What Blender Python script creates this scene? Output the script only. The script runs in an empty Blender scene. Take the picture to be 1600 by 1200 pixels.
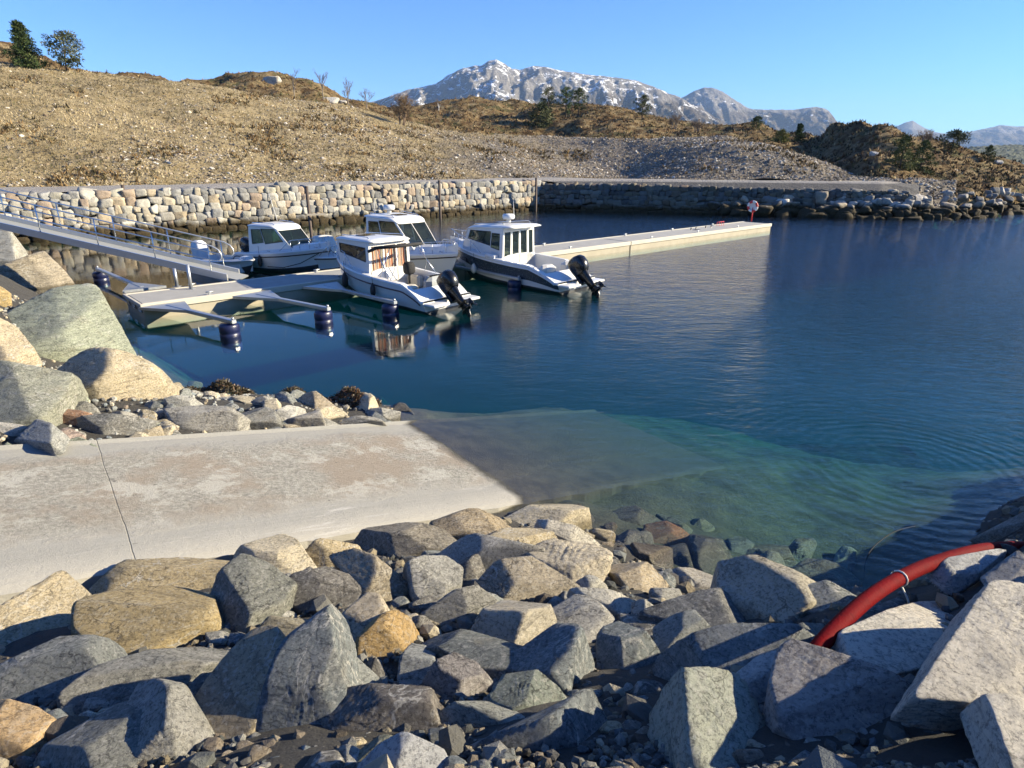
import bpy, math, random
import numpy as np
from mathutils import Vector, Matrix
R = math.radians
rng = np.random.default_rng(7)
random.seed(7)
scene = bpy.context.scene
COL = scene.collection
# ------------------------------------------------------------------ camera
F, CU, CV = 1000.0, 800.0, 600.0
TH = math.atan(0.35)
CAM = np.array([0., 0., 5.])
FW = np.array([0, math.cos(TH), -math.sin(TH)])
UPV = np.array([0, math.sin(TH), math.cos(TH)])
RT = np.array([1., 0, 0])
def ray(u, v):
    return FW + (u - CU) / F * RT - (v - CV) / F * UPV
def P(u, v, z):
    d = ray(u, v); return CAM + d * ((z - 5.0) / d[2])
def PY(u, v, y):
    d = ray(u, v); return CAM + d * (y / d[1])
def UV(p):
    q = np.asarray(p) - CAM; w = q @ FW
    return CU + F * (q @ RT) / w, CV - F * (q @ UPV) / w
cd = bpy.data.cameras.new('camera'); cam = bpy.data.objects.new('camera', cd); COL.objects.link(cam)
cam.location = CAM; cam.rotation_euler = (R(90) - TH, 0, 0)
cd.sensor_width = 36; cd.lens = 36 * F / 1600; cd.clip_end = 60000; cd.clip_start = 0.05
scene.camera = cam
# ------------------------------------------------------------------ light
SUN_EL = 22.0
SUN_AZ = math.atan2(.995, .05)          # clockwise from +Y
sdir = Vector((math.sin(SUN_AZ) * math.cos(R(SUN_EL)), math.cos(SUN_AZ) * math.cos(R(SUN_EL)), math.sin(R(SUN_EL))))
sl = bpy.data.lights.new('sun', 'SUN'); so = bpy.data.objects.new('sun', sl); COL.objects.link(so)
sl.energy = 5.0; sl.angle = R(.5); sl.color = (1, .87, .63)
so.rotation_euler = sdir.to_track_quat('Z', 'Y').to_euler()
W = bpy.data.worlds.new('World'); scene.world = W; W.use_nodes = True
nt = W.node_tree
sk = nt.nodes.new('ShaderNodeTexSky'); sk.sky_type = 'NISHITA'; sk.sun_disc = False
sk.sun_elevation = R(SUN_EL); sk.sun_rotation = SUN_AZ; sk.air_density = 1.0; sk.dust_density = 0.; sk.ozone_density = 2.5
bg = nt.nodes['Background']; bg.inputs[1].default_value = .09
hm = nt.nodes.new('ShaderNodeMix'); hm.data_type = 'RGBA'; hm.blend_type = 'MULTIPLY'; hm.inputs[0].default_value = 1; hm.inputs[7].default_value = (.27, .485, .86, 1)   # clear cold northern air
nt.links.new(sk.outputs[0], hm.inputs[6]); nt.links.new(hm.outputs[2], bg.inputs[0])
scene.view_settings.view_transform = 'Standard'; scene.view_settings.look = 'None'
scene.view_settings.exposure = 1.6; scene.view_settings.gamma = 1
scene.cycles.use_denoising = True
try: scene.cycles.denoiser = 'OPENIMAGEDENOISE'
except Exception: pass
scene.cycles.max_bounces = 6; scene.cycles.diffuse_bounces = 2; scene.cycles.glossy_bounces = 3
scene.cycles.transparent_max_bounces = 8; scene.cycles.transmission_bounces = 3; scene.cycles.volume_bounces = 0
scene.cycles.caustics_reflective = False; scene.cycles.caustics_refractive = False
scene.cycles.sample_clamp_indirect = 4
# ------------------------------------------------------------------ noise
_perm = np.random.default_rng(3).permutation(256); _perm = np.concatenate([_perm, _perm])
_grad = np.random.default_rng(4).normal(size=(256, 3)); _grad /= np.linalg.norm(_grad, axis=1)[:, None]
def perlin(p):
    i = np.floor(p).astype(int); f = p - i; i &= 255
    w = f * f * f * (f * (f * 6 - 15) + 10); out = 0
    for dx in (0, 1):
        for dy in (0, 1):
            for dz in (0, 1):
                h = _perm[_perm[_perm[(i[:, 0] + dx) & 255] + ((i[:, 1] + dy) & 255)] + ((i[:, 2] + dz) & 255)]
                g = (_grad[h] * (f - np.array([dx, dy, dz]))).sum(1)
                ww = (w[:, 0] if dx else 1 - w[:, 0]) * (w[:, 1] if dy else 1 - w[:, 1]) * (w[:, 2] if dz else 1 - w[:, 2])
                out = out + g * ww
    return out
def fbm(p, oct=4, gain=.5):
    a, s, o = 1., 1., 0
    for k in range(oct):
        o = o + a * perlin(p * s + k * 17.3); a *= gain; s *= 2.03
    return o
def fbm2(x, y, oct=4, gain=.5, seed=0.):
    return fbm(np.stack([x, y, np.full_like(x, seed + .37)], 1), oct, gain)
# ------------------------------------------------------------------ mesh helpers
def link(o, parent=None):
    COL.objects.link(o)
    if parent is not None: o.parent = parent
    return o
def mesh_np(name, V, Fc, mats, parent=None, smooth=True, mi=None, col=None):
    """Fc: (n,3) or (n,4) int array"""
    me = bpy.data.meshes.new(name); V = np.asarray(V, float); Fc = np.asarray(Fc, int); n, k = Fc.shape
    me.vertices.add(len(V)); me.vertices.foreach_set('co', V.ravel())
    me.loops.add(n * k); me.loops.foreach_set('vertex_index', Fc.ravel())
    me.polygons.add(n); me.polygons.foreach_set('loop_start', np.arange(0, n * k, k))
    try: me.polygons.foreach_set('loop_total', np.full(n, k))
    except Exception: pass
    for m in (mats if isinstance(mats, (list, tuple)) else [mats]): me.materials.append(m)
    if mi is not None: me.polygons.foreach_set('material_index', np.asarray(mi, int))
    me.polygons.foreach_set('use_smooth', np.full(n, smooth))
    if col is not None:
        at = me.color_attributes.new('tint', 'FLOAT_COLOR', 'POINT')
        c = np.ones((len(V), 4)); c[:, :3] = col; at.data.foreach_set('color', c.ravel())
    me.update(calc_edges=True); me.validate()
    return link(bpy.data.objects.new(name, me), parent)
class MB:
    def __init__(s): s.v = []; s.f = []; s.m = []; s.sm = []
    def add(s, vs, fs, m=0, smooth=False):
        b = len(s.v); s.v += [tuple(map(float, v)) for v in vs]
        for f in fs: s.f.append([b + i for i in f]); s.m.append(m); s.sm.append(smooth)
        return s
    def box(s, c, d, m=0, rz=0, M=None, bev=0):
        x, y, z = [k / 2 for k in d]; vs = []
        if bev:
            e = bev
            for sz, ins in ((-z, e), (-z + e, 0), (z - e, 0), (z, e)):
                X, Y = x - ins, y - ins
                vs += [(-X + e, -Y, sz), (X - e, -Y, sz), (X, -Y + e, sz), (X, Y - e, sz), (X - e, Y, sz), (-X + e, Y, sz), (-X, Y - e, sz), (-X, -Y + e, sz)]
            fs = [tuple(range(7, -1, -1)), tuple(range(24, 32))]
            for r in range(3):
                for i in range(8): fs.append((r * 8 + i, r * 8 + (i + 1) % 8, r * 8 + 8 + (i + 1) % 8, r * 8 + 8 + i))
        else:
            vs = [(-x, -y, -z), (x, -y, -z), (x, y, -z), (-x, y, -z), (-x, -y, z), (x, -y, z), (x, y, z), (-x, y, z)]
            fs = [(3, 2, 1, 0), (4, 5, 6, 7), (0, 1, 5, 4), (1, 2, 6, 5), (2, 3, 7, 6), (3, 0, 4, 7)]
        T = Matrix.Translation(c) @ (M.to_4x4() if M is not None else Matrix.Rotation(rz, 4, 'Z'))
        return s.add([T @ Vector(v) for v in vs], fs, m)
    def tube(s, pts, r, m=0, n=8, cap=True, smooth=True):
        pts = [Vector(p) for p in pts]; k = len(pts); rr = r if isinstance(r, (list, tuple)) else [r] * k
        vs = []; up = None
        for i, p in enumerate(pts):
            t = (pts[min(i + 1, k - 1)] - pts[max(i - 1, 0)]).normalized()
            if up is None: up = Vector((0, 0, 1)) if abs(t.z) < .9 else Vector((1, 0, 0))
            a = (up - t * up.dot(t)); a = a.normalized() if a.length > 1e-6 else t.orthogonal().normalized()
            b = t.cross(a); up = a
            for j in range(n):
                th = 2 * math.pi * j / n; vs.append(p + (a * math.cos(th) + b * math.sin(th)) * rr[i])
        fs = [(i * n + j, i * n + (j + 1) % n, (i + 1) * n + (j + 1) % n, (i + 1) * n + j) for i in range(k - 1) for j in range(n)]
        s.add(vs, fs, m, smooth)
        if cap: s.add(vs[:n], [tuple(range(n - 1, -1, -1))], m); s.add(vs[-n:], [tuple(range(n))], m)
        return s
    def ell(s, c, d, m=0, e=1.0, nu=16, nv=10, M=None):
        vs = []; sg = lambda x, p: math.copysign(abs(x) ** p, x)
        for i in range(nv + 1):
            ph = -math.pi / 2 + math.pi * i / nv
            for j in range(nu):
                th = 2 * math.pi * j / nu
                v = Vector((d[0] * sg(math.cos(ph), e) * sg(math.cos(th), e), d[1] * sg(math.cos(ph), e) * sg(math.sin(th), e), d[2] * sg(math.sin(ph), e)))
                if M is not None: v = M @ v
                vs.append(v + Vector(c))
        fs = [(i * nu + j, i * nu + (j + 1) % nu, (i + 1) * nu + (j + 1) % nu, (i + 1) * nu + j) for i in range(nv) for j in range(nu)]
        return s.add(vs, fs, m, True)
    def prism(s, poly, off, m=0):
        """poly: 3D loop, extruded by vector off"""
        n = len(poly); a = [Vector(p) for p in poly]; o = Vector(off); vs = a + [p + o for p in a]
        return s.add(vs, [tuple(range(n - 1, -1, -1)), tuple(range(n, 2 * n))] + [(i, (i + 1) % n, n + (i + 1) % n, n + i) for i in range(n)], m)
    def loft(s, rows, m=0, smooth=True, closed=False, mrow=None):
        n = len(rows[0]); vs = [p for r in rows for p in r]; b = len(s.v); s.v += [tuple(map(float, v)) for v in vs]
        for i in range(len(rows) - 1):
            for j in range(n if closed else n - 1):
                s.f.append([b + i * n + j, b + i * n + (j + 1) % n, b + (i + 1) * n + (j + 1) % n, b + (i + 1) * n + j])
                s.m.append(mrow[j] if mrow else m); s.sm.append(smooth)
        return s
    def xf(s, M):
        s.v = [tuple(M @ Vector(v)) for v in s.v]; return s
    def build(s, name, mats, parent=None, bevel=0, recalc=True):
        me = bpy.data.meshes.new(name); me.from_pydata(s.v, [], s.f)
        for m in (mats if isinstance(mats, (list, tuple)) else [mats]): me.materials.append(m)
        me.polygons.foreach_set('material_index', s.m); me.polygons.foreach_set('use_smooth', s.sm)
        if recalc:
            import bmesh
            bm = bmesh.new(); bm.from_mesh(me); bmesh.ops.remove_doubles(bm, verts=bm.verts, dist=1e-5)
            bmesh.ops.recalc_face_normals(bm, faces=bm.faces); bm.to_mesh(me); bm.free()
        me.update()
        return link(bpy.data.objects.new(name, me), parent)
def tag(o, label=None, cat=None, group=None, kind=None):
    for k, v in (('label', label), ('category', cat), ('group', group), ('kind', kind)):
        if v: o[k] = v
    return o
def empty(name, loc, rz=0):
    o = bpy.data.objects.new(name, None); o.location = loc; o.rotation_euler = (0, 0, rz); o.empty_display_size = .3
    return link(o)
def copy_tree(o, parent=None):
    c = o.copy(); COL.objects.link(c); c.parent = parent
    for ch in o.children: copy_tree(ch, c)
    return c
# ------------------------------------------------------------------ node helpers
class N:
    def __init__(s, name, rough=.7, col=(.5, .5, .5), **kw):
        s.m = bpy.data.materials.new(name); s.m.use_nodes = True; s.t = s.m.node_tree
        s.b = s.t.nodes['Principled BSDF']; s.out = s.t.nodes['Material Output']
        s.set('Base Color', (*col, 1)); s.set('Roughness', rough)
        for k, v in kw.items(): s.set(k.replace('_', ' '), v)
    def set(s, k, v): 
        i = s.b.inputs[k]
        if hasattr(v, 'links') or isinstance(v, bpy.types.NodeSocket): s.t.links.new(v, i)
        else: i.default_value = v
    def new(s, typ, **kw):
        n = s.t.nodes.new('ShaderNode' + typ)
        for k, v in kw.items(): setattr(n, k, v)
        return n
    def put(s, n, i, v):
        if isinstance(v, bpy.types.NodeSocket): s.t.links.new(v, n.inputs[i])
        elif v is not None: n.inputs[i].default_value = v
    def obj(s): return s.new('TexCoord').outputs['Object']
    def pos(s): return s.new('NewGeometry').outputs['Position']
    def mapping(s, vec, scale=(1, 1, 1), rot=(0, 0, 0), loc=(0, 0, 0)):
        n = s.new('Mapping'); s.put(n, 0, vec); s.put(n, 1, loc); s.put(n, 2, rot); s.put(n, 3, scale); return n.outputs[0]
    def noise(s, vec, scale, detail=4, rough=.55, dist=0., dim='3D'):
        n = s.new('TexNoise', noise_dimensions=dim); s.put(n, 'Vector', vec); s.put(n, 'Scale', scale); s.put(n, 'Detail', detail); s.put(n, 'Roughness', rough); s.put(n, 'Distortion', dist)
        return n.outputs[0]
    def vor(s, vec, scale, feat='F1', out=0):
        n = s.new('TexVoronoi', feature=feat); s.put(n, 'Vector', vec); s.put(n, 'Scale', scale); return n.outputs[out]
    def math(s, op, a, b=None, c=None):
        n = s.new('Math', operation=op); s.put(n, 0, a); s.put(n, 1, b); s.put(n, 2, c); return n.outputs[0]
    def ramp(s, f, stops):
        n = s.new('ValToRGB'); s.put(n, 0, f); e = n.color_ramp.elements
        while len(e) > 1: e.remove(e[-1])
        for i, (p, c) in enumerate(stops):
            c = (c, c, c) if isinstance(c, (int, float)) else c
            x = e[0] if i == 0 else e.new(p)
            x.position = p; x.color = (*c, 1)
        return n.outputs[0]
    def mix(s, f, a, b, mode='MIX'):
        n = s.new('Mix', data_type='RGBA', blend_type=mode); s.put(n, 0, f)
        for i, v in ((6, a), (7, b)): s.put(n, i, (*v, 1) if isinstance(v, (tuple, list)) and len(v) == 3 else v)
        return n.outputs[2]
    def sep(s, v, i):
        n = s.new('SeparateXYZ'); s.put(n, 0, v); return n.outputs[i]
    def comb(s, x, y, z):
        n = s.new('CombineXYZ'); s.put(n, 0, x); s.put(n, 1, y); s.put(n, 2, z); return n.outputs[0]
    def vm(s, op, a, b=None, out=0):
        n = s.new('VectorMath', operation=op); s.put(n, 0, a); s.put(n, 1, b); return n.outputs[out]
    def bump(s, h, dist, strength=1., nrm=None):
        n = s.new('Bump'); s.put(n, 'Strength', strength); s.put(n, 'Distance', dist); s.put(n, 'Height', h); s.put(n, 'Normal', nrm); return n.outputs[0]
def simple(name, col, rough=.5, metal=0., var=.12, scale=6., bump=0., **kw):
    n = N(name, rough, col, Metallic=metal, **kw); o = n.obj()
    f = n.noise(o, scale, 6, .65)
    n.set('Base Color', n.mix(f, tuple(c * (1 - var) for c in col), tuple(min(1, c * (1 + var)) for c in col)))
    r = n.math('MULTIPLY_ADD', n.noise(o, scale * 3, 4), .25, rough - .12); n.set('Roughness', r)
    if bump: n.set('Normal', n.bump(n.noise(o, scale * 8, 5), bump))
    return n.m
# ------------------------------------------------------------------ near-shore terrain
RU = np.array([-.8, -.6]); RSL = .19                # ramp uphill direction and slope
RA = np.array([-2.07, 11.95]); RB = np.array([.3, 8.8])   # waterline corners (far, near)
def tps_fit(X, z):
    X = np.asarray(X, float); n = len(X); d = np.linalg.norm(X[:, None] - X[None], axis=2)
    K = np.where(d > 0, d * d * np.log(d + 1e-9), 0) + np.eye(n) * .05; Pm = np.c_[np.ones(n), X]
    A = np.block([[K, Pm], [Pm.T, np.zeros((3, 3))]]); return X, np.linalg.solve(A, np.r_[z, 0, 0, 0])
def tps_eval(fit, x, y):
    X, c = fit; q = np.c_[x, y]; d = np.linalg.norm(q[:, None] - X[None], axis=2)
    return np.where(d > 0, d * d * np.log(d + 1e-9), 0) @ c[:len(X)] + c[len(X)] + q @ c[-2:]
ctl = []
for t in (0, 2, 4, 6, 8.5, 11): 
    q = RB + RU * t; ctl.append((*q, RSL * t - .12)); q = RA + RU * t; ctl.append((*q, RSL * t - .1))
for t in (-1, -2.2, -3.5, -5): ctl += [(*(RB + RU * t + np.array([.6, -.8]) * .1), RSL * t - .10), (*(RA + RU * t - np.array([.6, -.8]) * .1), RSL * t - .10)]
ctl += [(2.07, 7.0, -.05), (4.1, 6.4, -.1), (5.6, 7.0, -.1), (7.6, 8.6, .05), (9.2, 8.2, 1.1), (10.5, 9.5, .7), (14, 10, 1.0),
        (1.2, 9.4, -.45), (3, 8.8, -.6), (5, 9.0, -1.0), (8, 10.8, -1.2), (2, 11, -.7), (5, 12, -1.15), (0, 12.5, -.6), (9, 14, -2.0), (3, 15, -1.5), (-2, 15.5, -1.5), (-6, 16.5, -2.0), (13, 16, -4.2), (6, 19, -3.0), (-1, 19, -2.9), (-8, 20, -3.6), (14, 20, -5.5),
        (0, 1.7, 2.75), (-3, 1.5, 2.35), (-5, 2.2, 1.95), (-8, 1, 2.2), (1.5, 1.8, 2.85), (3, 2.4, 3.15), (4.2, 3.6, 3.0), (6, 4.8, 2.7), (8.5, 6.4, 2.7), (2.4, 4.1, 1.75), (.6, 3.6, 1.75), (3.4, 5.1, .95), (10.5, 6, 2.9), (0, 0, 3.4), (3, 0, 3.55), (7, 1.5, 3.45), (-4, -1, 3.2), (7, -2, 3.6), (-1.5, 5.0, 1.25), (.8, 5.6, .95),
        (-2.45, 12.6, 0), (-5, 13.4, 0), (-8.3, 14.2, 0), (-9.6, 16.0, 0), (-12, 18.5, 0), (-15, 21.5, 0), (-19, 25, -.1), (-9.6, 12.2, 1.1), (-12, 13.5, 2.0), (-14, 16, 2.2), (-18, 20, 2.6), (-22, 23, 2.9), (-12, 9.5, 2.2), (-17, 12, 2.9), (-15, 5, 2.9), (-24, 15, 3.0)]
ctl = np.array(ctl)
FIT = tps_fit(ctl[:, :2], ctl[:, 2])
def ramp_local(x, y):
    q = np.stack([x - RA[0], y - RA[1]], -1); t = q @ RU; s = q @ np.array([.6, -.8]); return t, s   # s 0..3.94 across
def ground_z(x, y, clampramp=True):
    z = tps_eval(FIT, x, y); z = np.maximum(z, -6.0)
    if clampramp:
        t, s = ramp_local(x, y); w = np.clip(np.minimum(s, 3.94 - s) / .25 + .6, 0, 1) * ((t > -5.3) & (t < 14))
        z = np.where(w > 0, np.minimum(z, (RSL * t - .05 - .11 * (t > 0)) * w + z * (1 - w)), z)
    return z
def hit(u, v):
    d = ray(u, v); s = np.linspace(.8, 40, 1600); p = CAM[None] + d[None] * s[:, None]
    g = ground_z(p[:, 0], p[:, 1], False); k = np.argmax(p[:, 2] < g)
    return p[k] if (p[:, 2] < g).any() else P(u, v, 0)
# ================================================================== materials
def rock_mat(name, wet=True):
    n = N(name, .85); oi = n.new('ObjectInfo'); o = n.obj(); rnd = oi.outputs['Random']
    base = oi.outputs['Color']; off = n.comb(n.math('MULTIPLY', rnd, 91.), n.math('MULTIPLY', rnd, 37.), n.math('MULTIPLY', rnd, 57.))
    q = n.vm('ADD', o, off)
    big = n.noise(q, 1.7, 8, .62); c = n.mix(big, n.mix(1, base, (.46, .49, .53), 'MULTIPLY'), n.mix(1, base, (1.55, 1.50, 1.38), 'MULTIPLY'))
    tan = n.ramp(n.noise(n.vm('ADD', q, (5, 3, 1)), 2.6, 7, .7), [(.55, 0), (.72, .5)])
    c = n.mix(tan, c, n.mix(.55, base, (.34, .25, .13)))
    # foliation: thin streaks in a direction that differs from stone to stone
    rot = n.new('Mapping'); n.put(rot, 0, q); n.put(rot, 2, n.comb(n.math('MULTIPLY', rnd, 9.), n.math('MULTIPLY', rnd, 23.), .3)); n.put(rot, 3, (1.1, 1.5, 9.))
    st = n.noise(rot.outputs[0], 1.6, 9, .68, .8)
    c = n.mix(n.ramp(st, [(.36, .75), (.47, 0)]), c, n.mix(1, base, (.45, .46, .48), 'MULTIPLY'))
    c = n.mix(n.ramp(st, [(.56, 0), (.68, .65)]), c, n.mix(.55, base, (.55, .53, .47)))
    crk = n.new('TexVoronoi', feature='DISTANCE_TO_EDGE'); dq = n.vm('ADD', rot.outputs[0], n.vm('MULTIPLY', n.comb(n.noise(q, 4., 5), n.noise(n.vm('ADD', q, (4, 4, 4)), 4., 5), n.noise(n.vm('ADD', q, (8, 1, 4)), 4., 5)), (.9, .9, .9))); n.put(crk, 'Vector', dq); n.put(crk, 'Scale', 1.5)
    ck = n.math('MULTIPLY', n.ramp(crk.outputs[0], [(.0, 1), (.022, 0)]), n.ramp(n.noise(q, 1.9, 4), [(.46, 0), (.56, 1)])); c = n.mix(n.math('MULTIPLY', ck, .75), c, (.025, .024, .022))
    cr2 = n.new('TexVoronoi', feature='DISTANCE_TO_EDGE'); n.put(cr2, 'Vector', n.vm('ADD', dq, (3, 5, 7))); n.put(cr2, 'Scale', 4.2)
    ck2 = n.math('MULTIPLY', n.ramp(cr2.outputs[0], [(.0, 1), (.05, 0)]), n.ramp(n.noise(n.vm('ADD', q, (2, 6, 3)), 2.7, 4), [(.50, 0), (.60, 1)])); c = n.mix(n.math('MULTIPLY', ck2, .6), c, n.mix(1, base, (.22, .22, .22), 'MULTIPLY'))
    vein = n.math('ABSOLUTE', n.math('SUBTRACT', n.noise(n.vm('ADD', q, (9, 9, 2)), 2.3, 4, .55, .9), .5))
    vm = n.math('MULTIPLY', n.ramp(vein, [(.004, .8), (.018, 0)]), n.ramp(n.noise(q, 1.1, 3), [(.5, 0), (.6, 1)]))
    c = n.mix(vm, c, (.62, .60, .54))
    c = n.mix(n.ramp(n.noise(q, 42, 8, .8), [(.40, .85), (.50, 0)]), c, n.mix(1, base, (.32, .32, .33), 'MULTIPLY'))
    c = n.mix(n.ramp(n.noise(n.vm('ADD', q, (3, 8, 1)), 30, 6, .7), [(.53, 0), (.62, .65)]), c, n.mix(.5, base, (.62, .60, .54)))
    lich = n.ramp(n.noise(n.vm('ADD', q, (1, 7, 9)), 5.5, 8, .75), [(.60, 0), (.66, .35)])
    c = n.mix(lich, c, (.10, .10, .085))
    if wet:   # stones that stand in the water are wet and weedy up to the tide line
        z = n.math('MULTIPLY_ADD', n.noise(n.pos(), 3., 4), .14, n.sep(n.pos(), 2))
        w = n.ramp(z, [(.10, 1), (.20, 0)]); n.set('Roughness', n.math('MULTIPLY_ADD', w, -.45, .86))
        c = n.mix(w, c, n.mix(1, c, (.42, .40, .34), 'MULTIPLY'))
    n.set('Base Color', c); n.set('Specular IOR Level', .3)
    h = n.math('ADD', n.math('MULTIPLY', n.noise(q, 5, 10, .7), 1.), n.math('SUBTRACT', n.math('MULTIPLY', st, 1.1), n.math('ADD', n.math('MULTIPLY', ck, .9), n.math('MULTIPLY', ck2, .5))))
    b1 = n.bump(h, .10, .9); b2 = n.bump(n.noise(q, 24, 10, .8), .035, 1., b1); n.set('Normal', b2)
    return n.m
M_ROCK = rock_mat('rock')
def tint_mat(name, rough=.9, bump=0, bscale=20, stain=None, var=.25, spec=.25):
    n = N(name, rough); a = n.new('Attribute', attribute_name='tint'); c = a.outputs['Color']; p = n.pos()
    f = n.noise(p, bscale, 7, .7); c = n.mix(f, n.mix(1, c, (1 - var * 1.3,) * 3, 'MULTIPLY'), n.mix(1, c, (1 + var * 1.3,) * 3, 'MULTIPLY'))
    if stain:
        z = n.math('MULTIPLY_ADD', n.noise(p, .9, 5, .7), stain[1], n.sep(p, 2)); w = n.ramp(n.math('MULTIPLY', z, .2), [(stain[0] * .2, 1), (stain[0] * .2 + .08, 0)])
        c = n.mix(w, c, n.mix(n.noise(p, 4, 5), (.012, .011, .008), (.07, .05, .022)))
    n.set('Base Color', c); n.set('Specular IOR Level', spec)
    if bump: n.set('Normal', n.bump(n.noise(p, bscale * 1.6, 7, .7), bump))
    return n.m
M_TINT = tint_mat('leafy_tint', .9)
M_STONE = tint_mat('stone_tint', .88, .05, 5, var=.35)
M_WALL = tint_mat('quay_stone', .88, .06, 4, stain=(.95, 1.1), var=.45)
M_RIP = tint_mat('shore_stone', .85, .10, 3, stain=(1.3, .9), var=.5)
# ================================================================== near ground
def grid_faces(nr, nc):
    i, j = np.meshgrid(np.arange(nr - 1), np.arange(nc - 1), indexing='ij'); a = (i * nc + j).ravel()
    return np.stack([a, a + 1, a + nc + 1, a + nc], 1)
xs = np.linspace(-26, 16, 240); ys = np.linspace(-4, 24, 180)
X, Y = np.meshgrid(xs, ys); x = X.ravel(); y = Y.ravel()
z = ground_z(x, y) + .10 * fbm2(x * 1.3, y * 1.3, 6, .62, 2.); edge = np.minimum(np.minimum(x + 26, 16 - x), 24 - y); z = np.where(z < -1, np.maximum(z, -6.2), z)
n = N('shore_soil', .95); p = n.pos()
f = n.noise(p, 6, 8, .7); c = n.mix(f, (.016, .015, .013), (.06, .056, .048)); c = n.mix(n.vor(p, 14, out=1), c, n.mix(.5, c, (.07, .066, .058)))
uw = n.mix(n.ramp(n.noise(p, .8, 7, .68, .5), [(.36, 0), (.62, 1)]), (.013, .015, .008), (.082, .078, .045)); uw = n.mix(n.ramp(n.noise(p, 9, 7, .75), [(.4, .75), (.56, 0)]), uw, (.035, .036, .024))
c = n.mix(n.ramp(n.math('MULTIPLY_ADD', n.sep(p, 2), .5, .5), [(.42, 1), (.5, 0)]), c, uw); n.set('Base Color', c)
n.set('Normal', n.bump(n.noise(p, 14, 8, .75), .06))
tag(mesh_np('ground', np.stack([x, y, z], 1), grid_faces(180, 240), n.m), kind='structure')
n = N('seabed', .95); p = n.pos(); n.set('Base Color', n.mix(n.noise(p, .3, 5), (.03, .05, .052), (.06, .085, .085)))
MB().add([(-500, -60, -6.4), (3200, -60, -6.4), (3200, 1500, -6.4), (-500, 1500, -6.4)], [(0, 1, 2, 3)]).build('seabed', n.m)
tag(bpy.data.objects['seabed'], kind='structure')
# ------------------------------------------------------------------ concrete ramp
nt_, ns_ = 150, 40
tt = np.linspace(-5.2, 15, nt_); ss = np.linspace(0, 3.94, ns_)
T, S = np.meshgrid(tt, ss, indexing='ij'); t = T.ravel(); s = S.ravel()
bx = RA[0] + RU[0] * t + .6 * s; by = RA[1] + RU[1] * t - .8 * s
wob = .05 * fbm2(t * 2.2, s * 0 + 3., 4); nearw = np.where(s > 3.9, wob * 1.6, 0)
bx += .6 * nearw; by -= .8 * nearw
bz = RSL * t + .006 * fbm2(t * 2, s * 2, 4) + .035 * np.clip(1 - s / .06, 0, 1) - .03 * np.clip((s - 3.8) / .14, 0, 1)
top = np.stack([bx, by, bz], 1); bot = top - [0, 0, .42]
Vv = np.concatenate([top, bot]); Ff = [grid_faces(nt_, ns_)]
for col in (0, ns_ - 1):
    a = np.arange(nt_ - 1) * ns_ + col; Ff.append(np.stack([a, a + ns_, a + ns_ + nt_ * ns_, a + nt_ * ns_], 1))
n = N('concrete', .92); o = n.pos()
mp = n.new('Mapping', vector_type='POINT'); n.put(mp, 0, o); n.put(mp, 1, (0, 0, 0)); n.put(mp, 2, (0, 0, -math.atan2(RU[1], RU[0]))); q = mp.outputs[0]
lx = n.sep(q, 0); ly = n.sep(q, 1)
sref = -(RA[0] * RU[1] - RA[1] * RU[0])      # local y of far edge
sv = n.math('SUBTRACT', float(RA[1] * RU[0] - RA[0] * RU[1]) , ly)
sv = n.math('ABSOLUTE', sv)
mid = n.ramp(n.math('MULTIPLY', n.math('MULTIPLY_ADD', n.noise(q, 1.2, 5), .9, n.math('SUBTRACT', sv, .45)), .25), [(.10, 0), (.20, 1), (.66, 1), (.80, 0)])
agg = n.noise(q, 15, 10, .8); patch = n.noise(q, .9, 6, .65)
smooth = n.mix(n.noise(n.mapping(q, (.7, 14, 1)), 2.0, 7, .7), (.20, .197, .175), (.31, .303, .272))
rough = n.mix(n.ramp(agg, [(.30, 0), (.66, 1)]), (.075, .07, .058), (.50, .485, .425))
rough = n.mix(n.ramp(patch, [(.45, 0), (.60, .85)]), rough, (.30, .245, .185))
rough = n.mix(n.ramp(n.noise(n.vm('ADD', q, (7, 2, 0)), 1.4, 8, .75), [(.53, 0), (.60, .75)]), rough, (.50, .49, .44))
c = n.mix(n.math('MULTIPLY', mid, .85), smooth, rough)
spots = n.ramp(n.vor(n.vm('ADD', q, n.vm('MULTIPLY', n.comb(n.noise(q, 4), n.noise(q, 5), 0), (.3, .3, 0))), 2.6), [(.045, .8), (.075, 0)])
c = n.mix(spots, c, (.10, .095, .085))
joint = n.math('ABSOLUTE', n.math('SUBTRACT', n.math('MULTIPLY_ADD', n.noise(q, 1.3, 4), .05, lx), 13.2 * 0 + float((RA + RU * 5.2) @ RU) + .06))
c = n.mix(n.math('MULTIPLY', n.ramp(joint, [(.002, .55), (.008, 0)]), n.ramp(n.math('MULTIPLY', sv, .25), [(.26, 0), (.3, 1), (.60, 1), (.68, 0)])), c, (.16, .15, .13))
edgew = n.ramp(n.math('MULTIPLY', n.math('MULTIPLY_ADD', n.noise(q, 3, 5), .25, sv), .25), [(.88, 0), (.95, .55)])
c = n.mix(edgew, c, (.37, .35, .30))
foam = n.ramp(n.noise(n.mapping(q, (.3, 3, 1)), 2.2, 7, .75), [(.58, 0), (.68, .5)]); c = n.mix(n.math('MULTIPLY', foam, n.ramp(n.math('MULTIPLY', sv, .25), [(.62, 0), (.8, 1)])), c, (.46, .445, .41))
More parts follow.
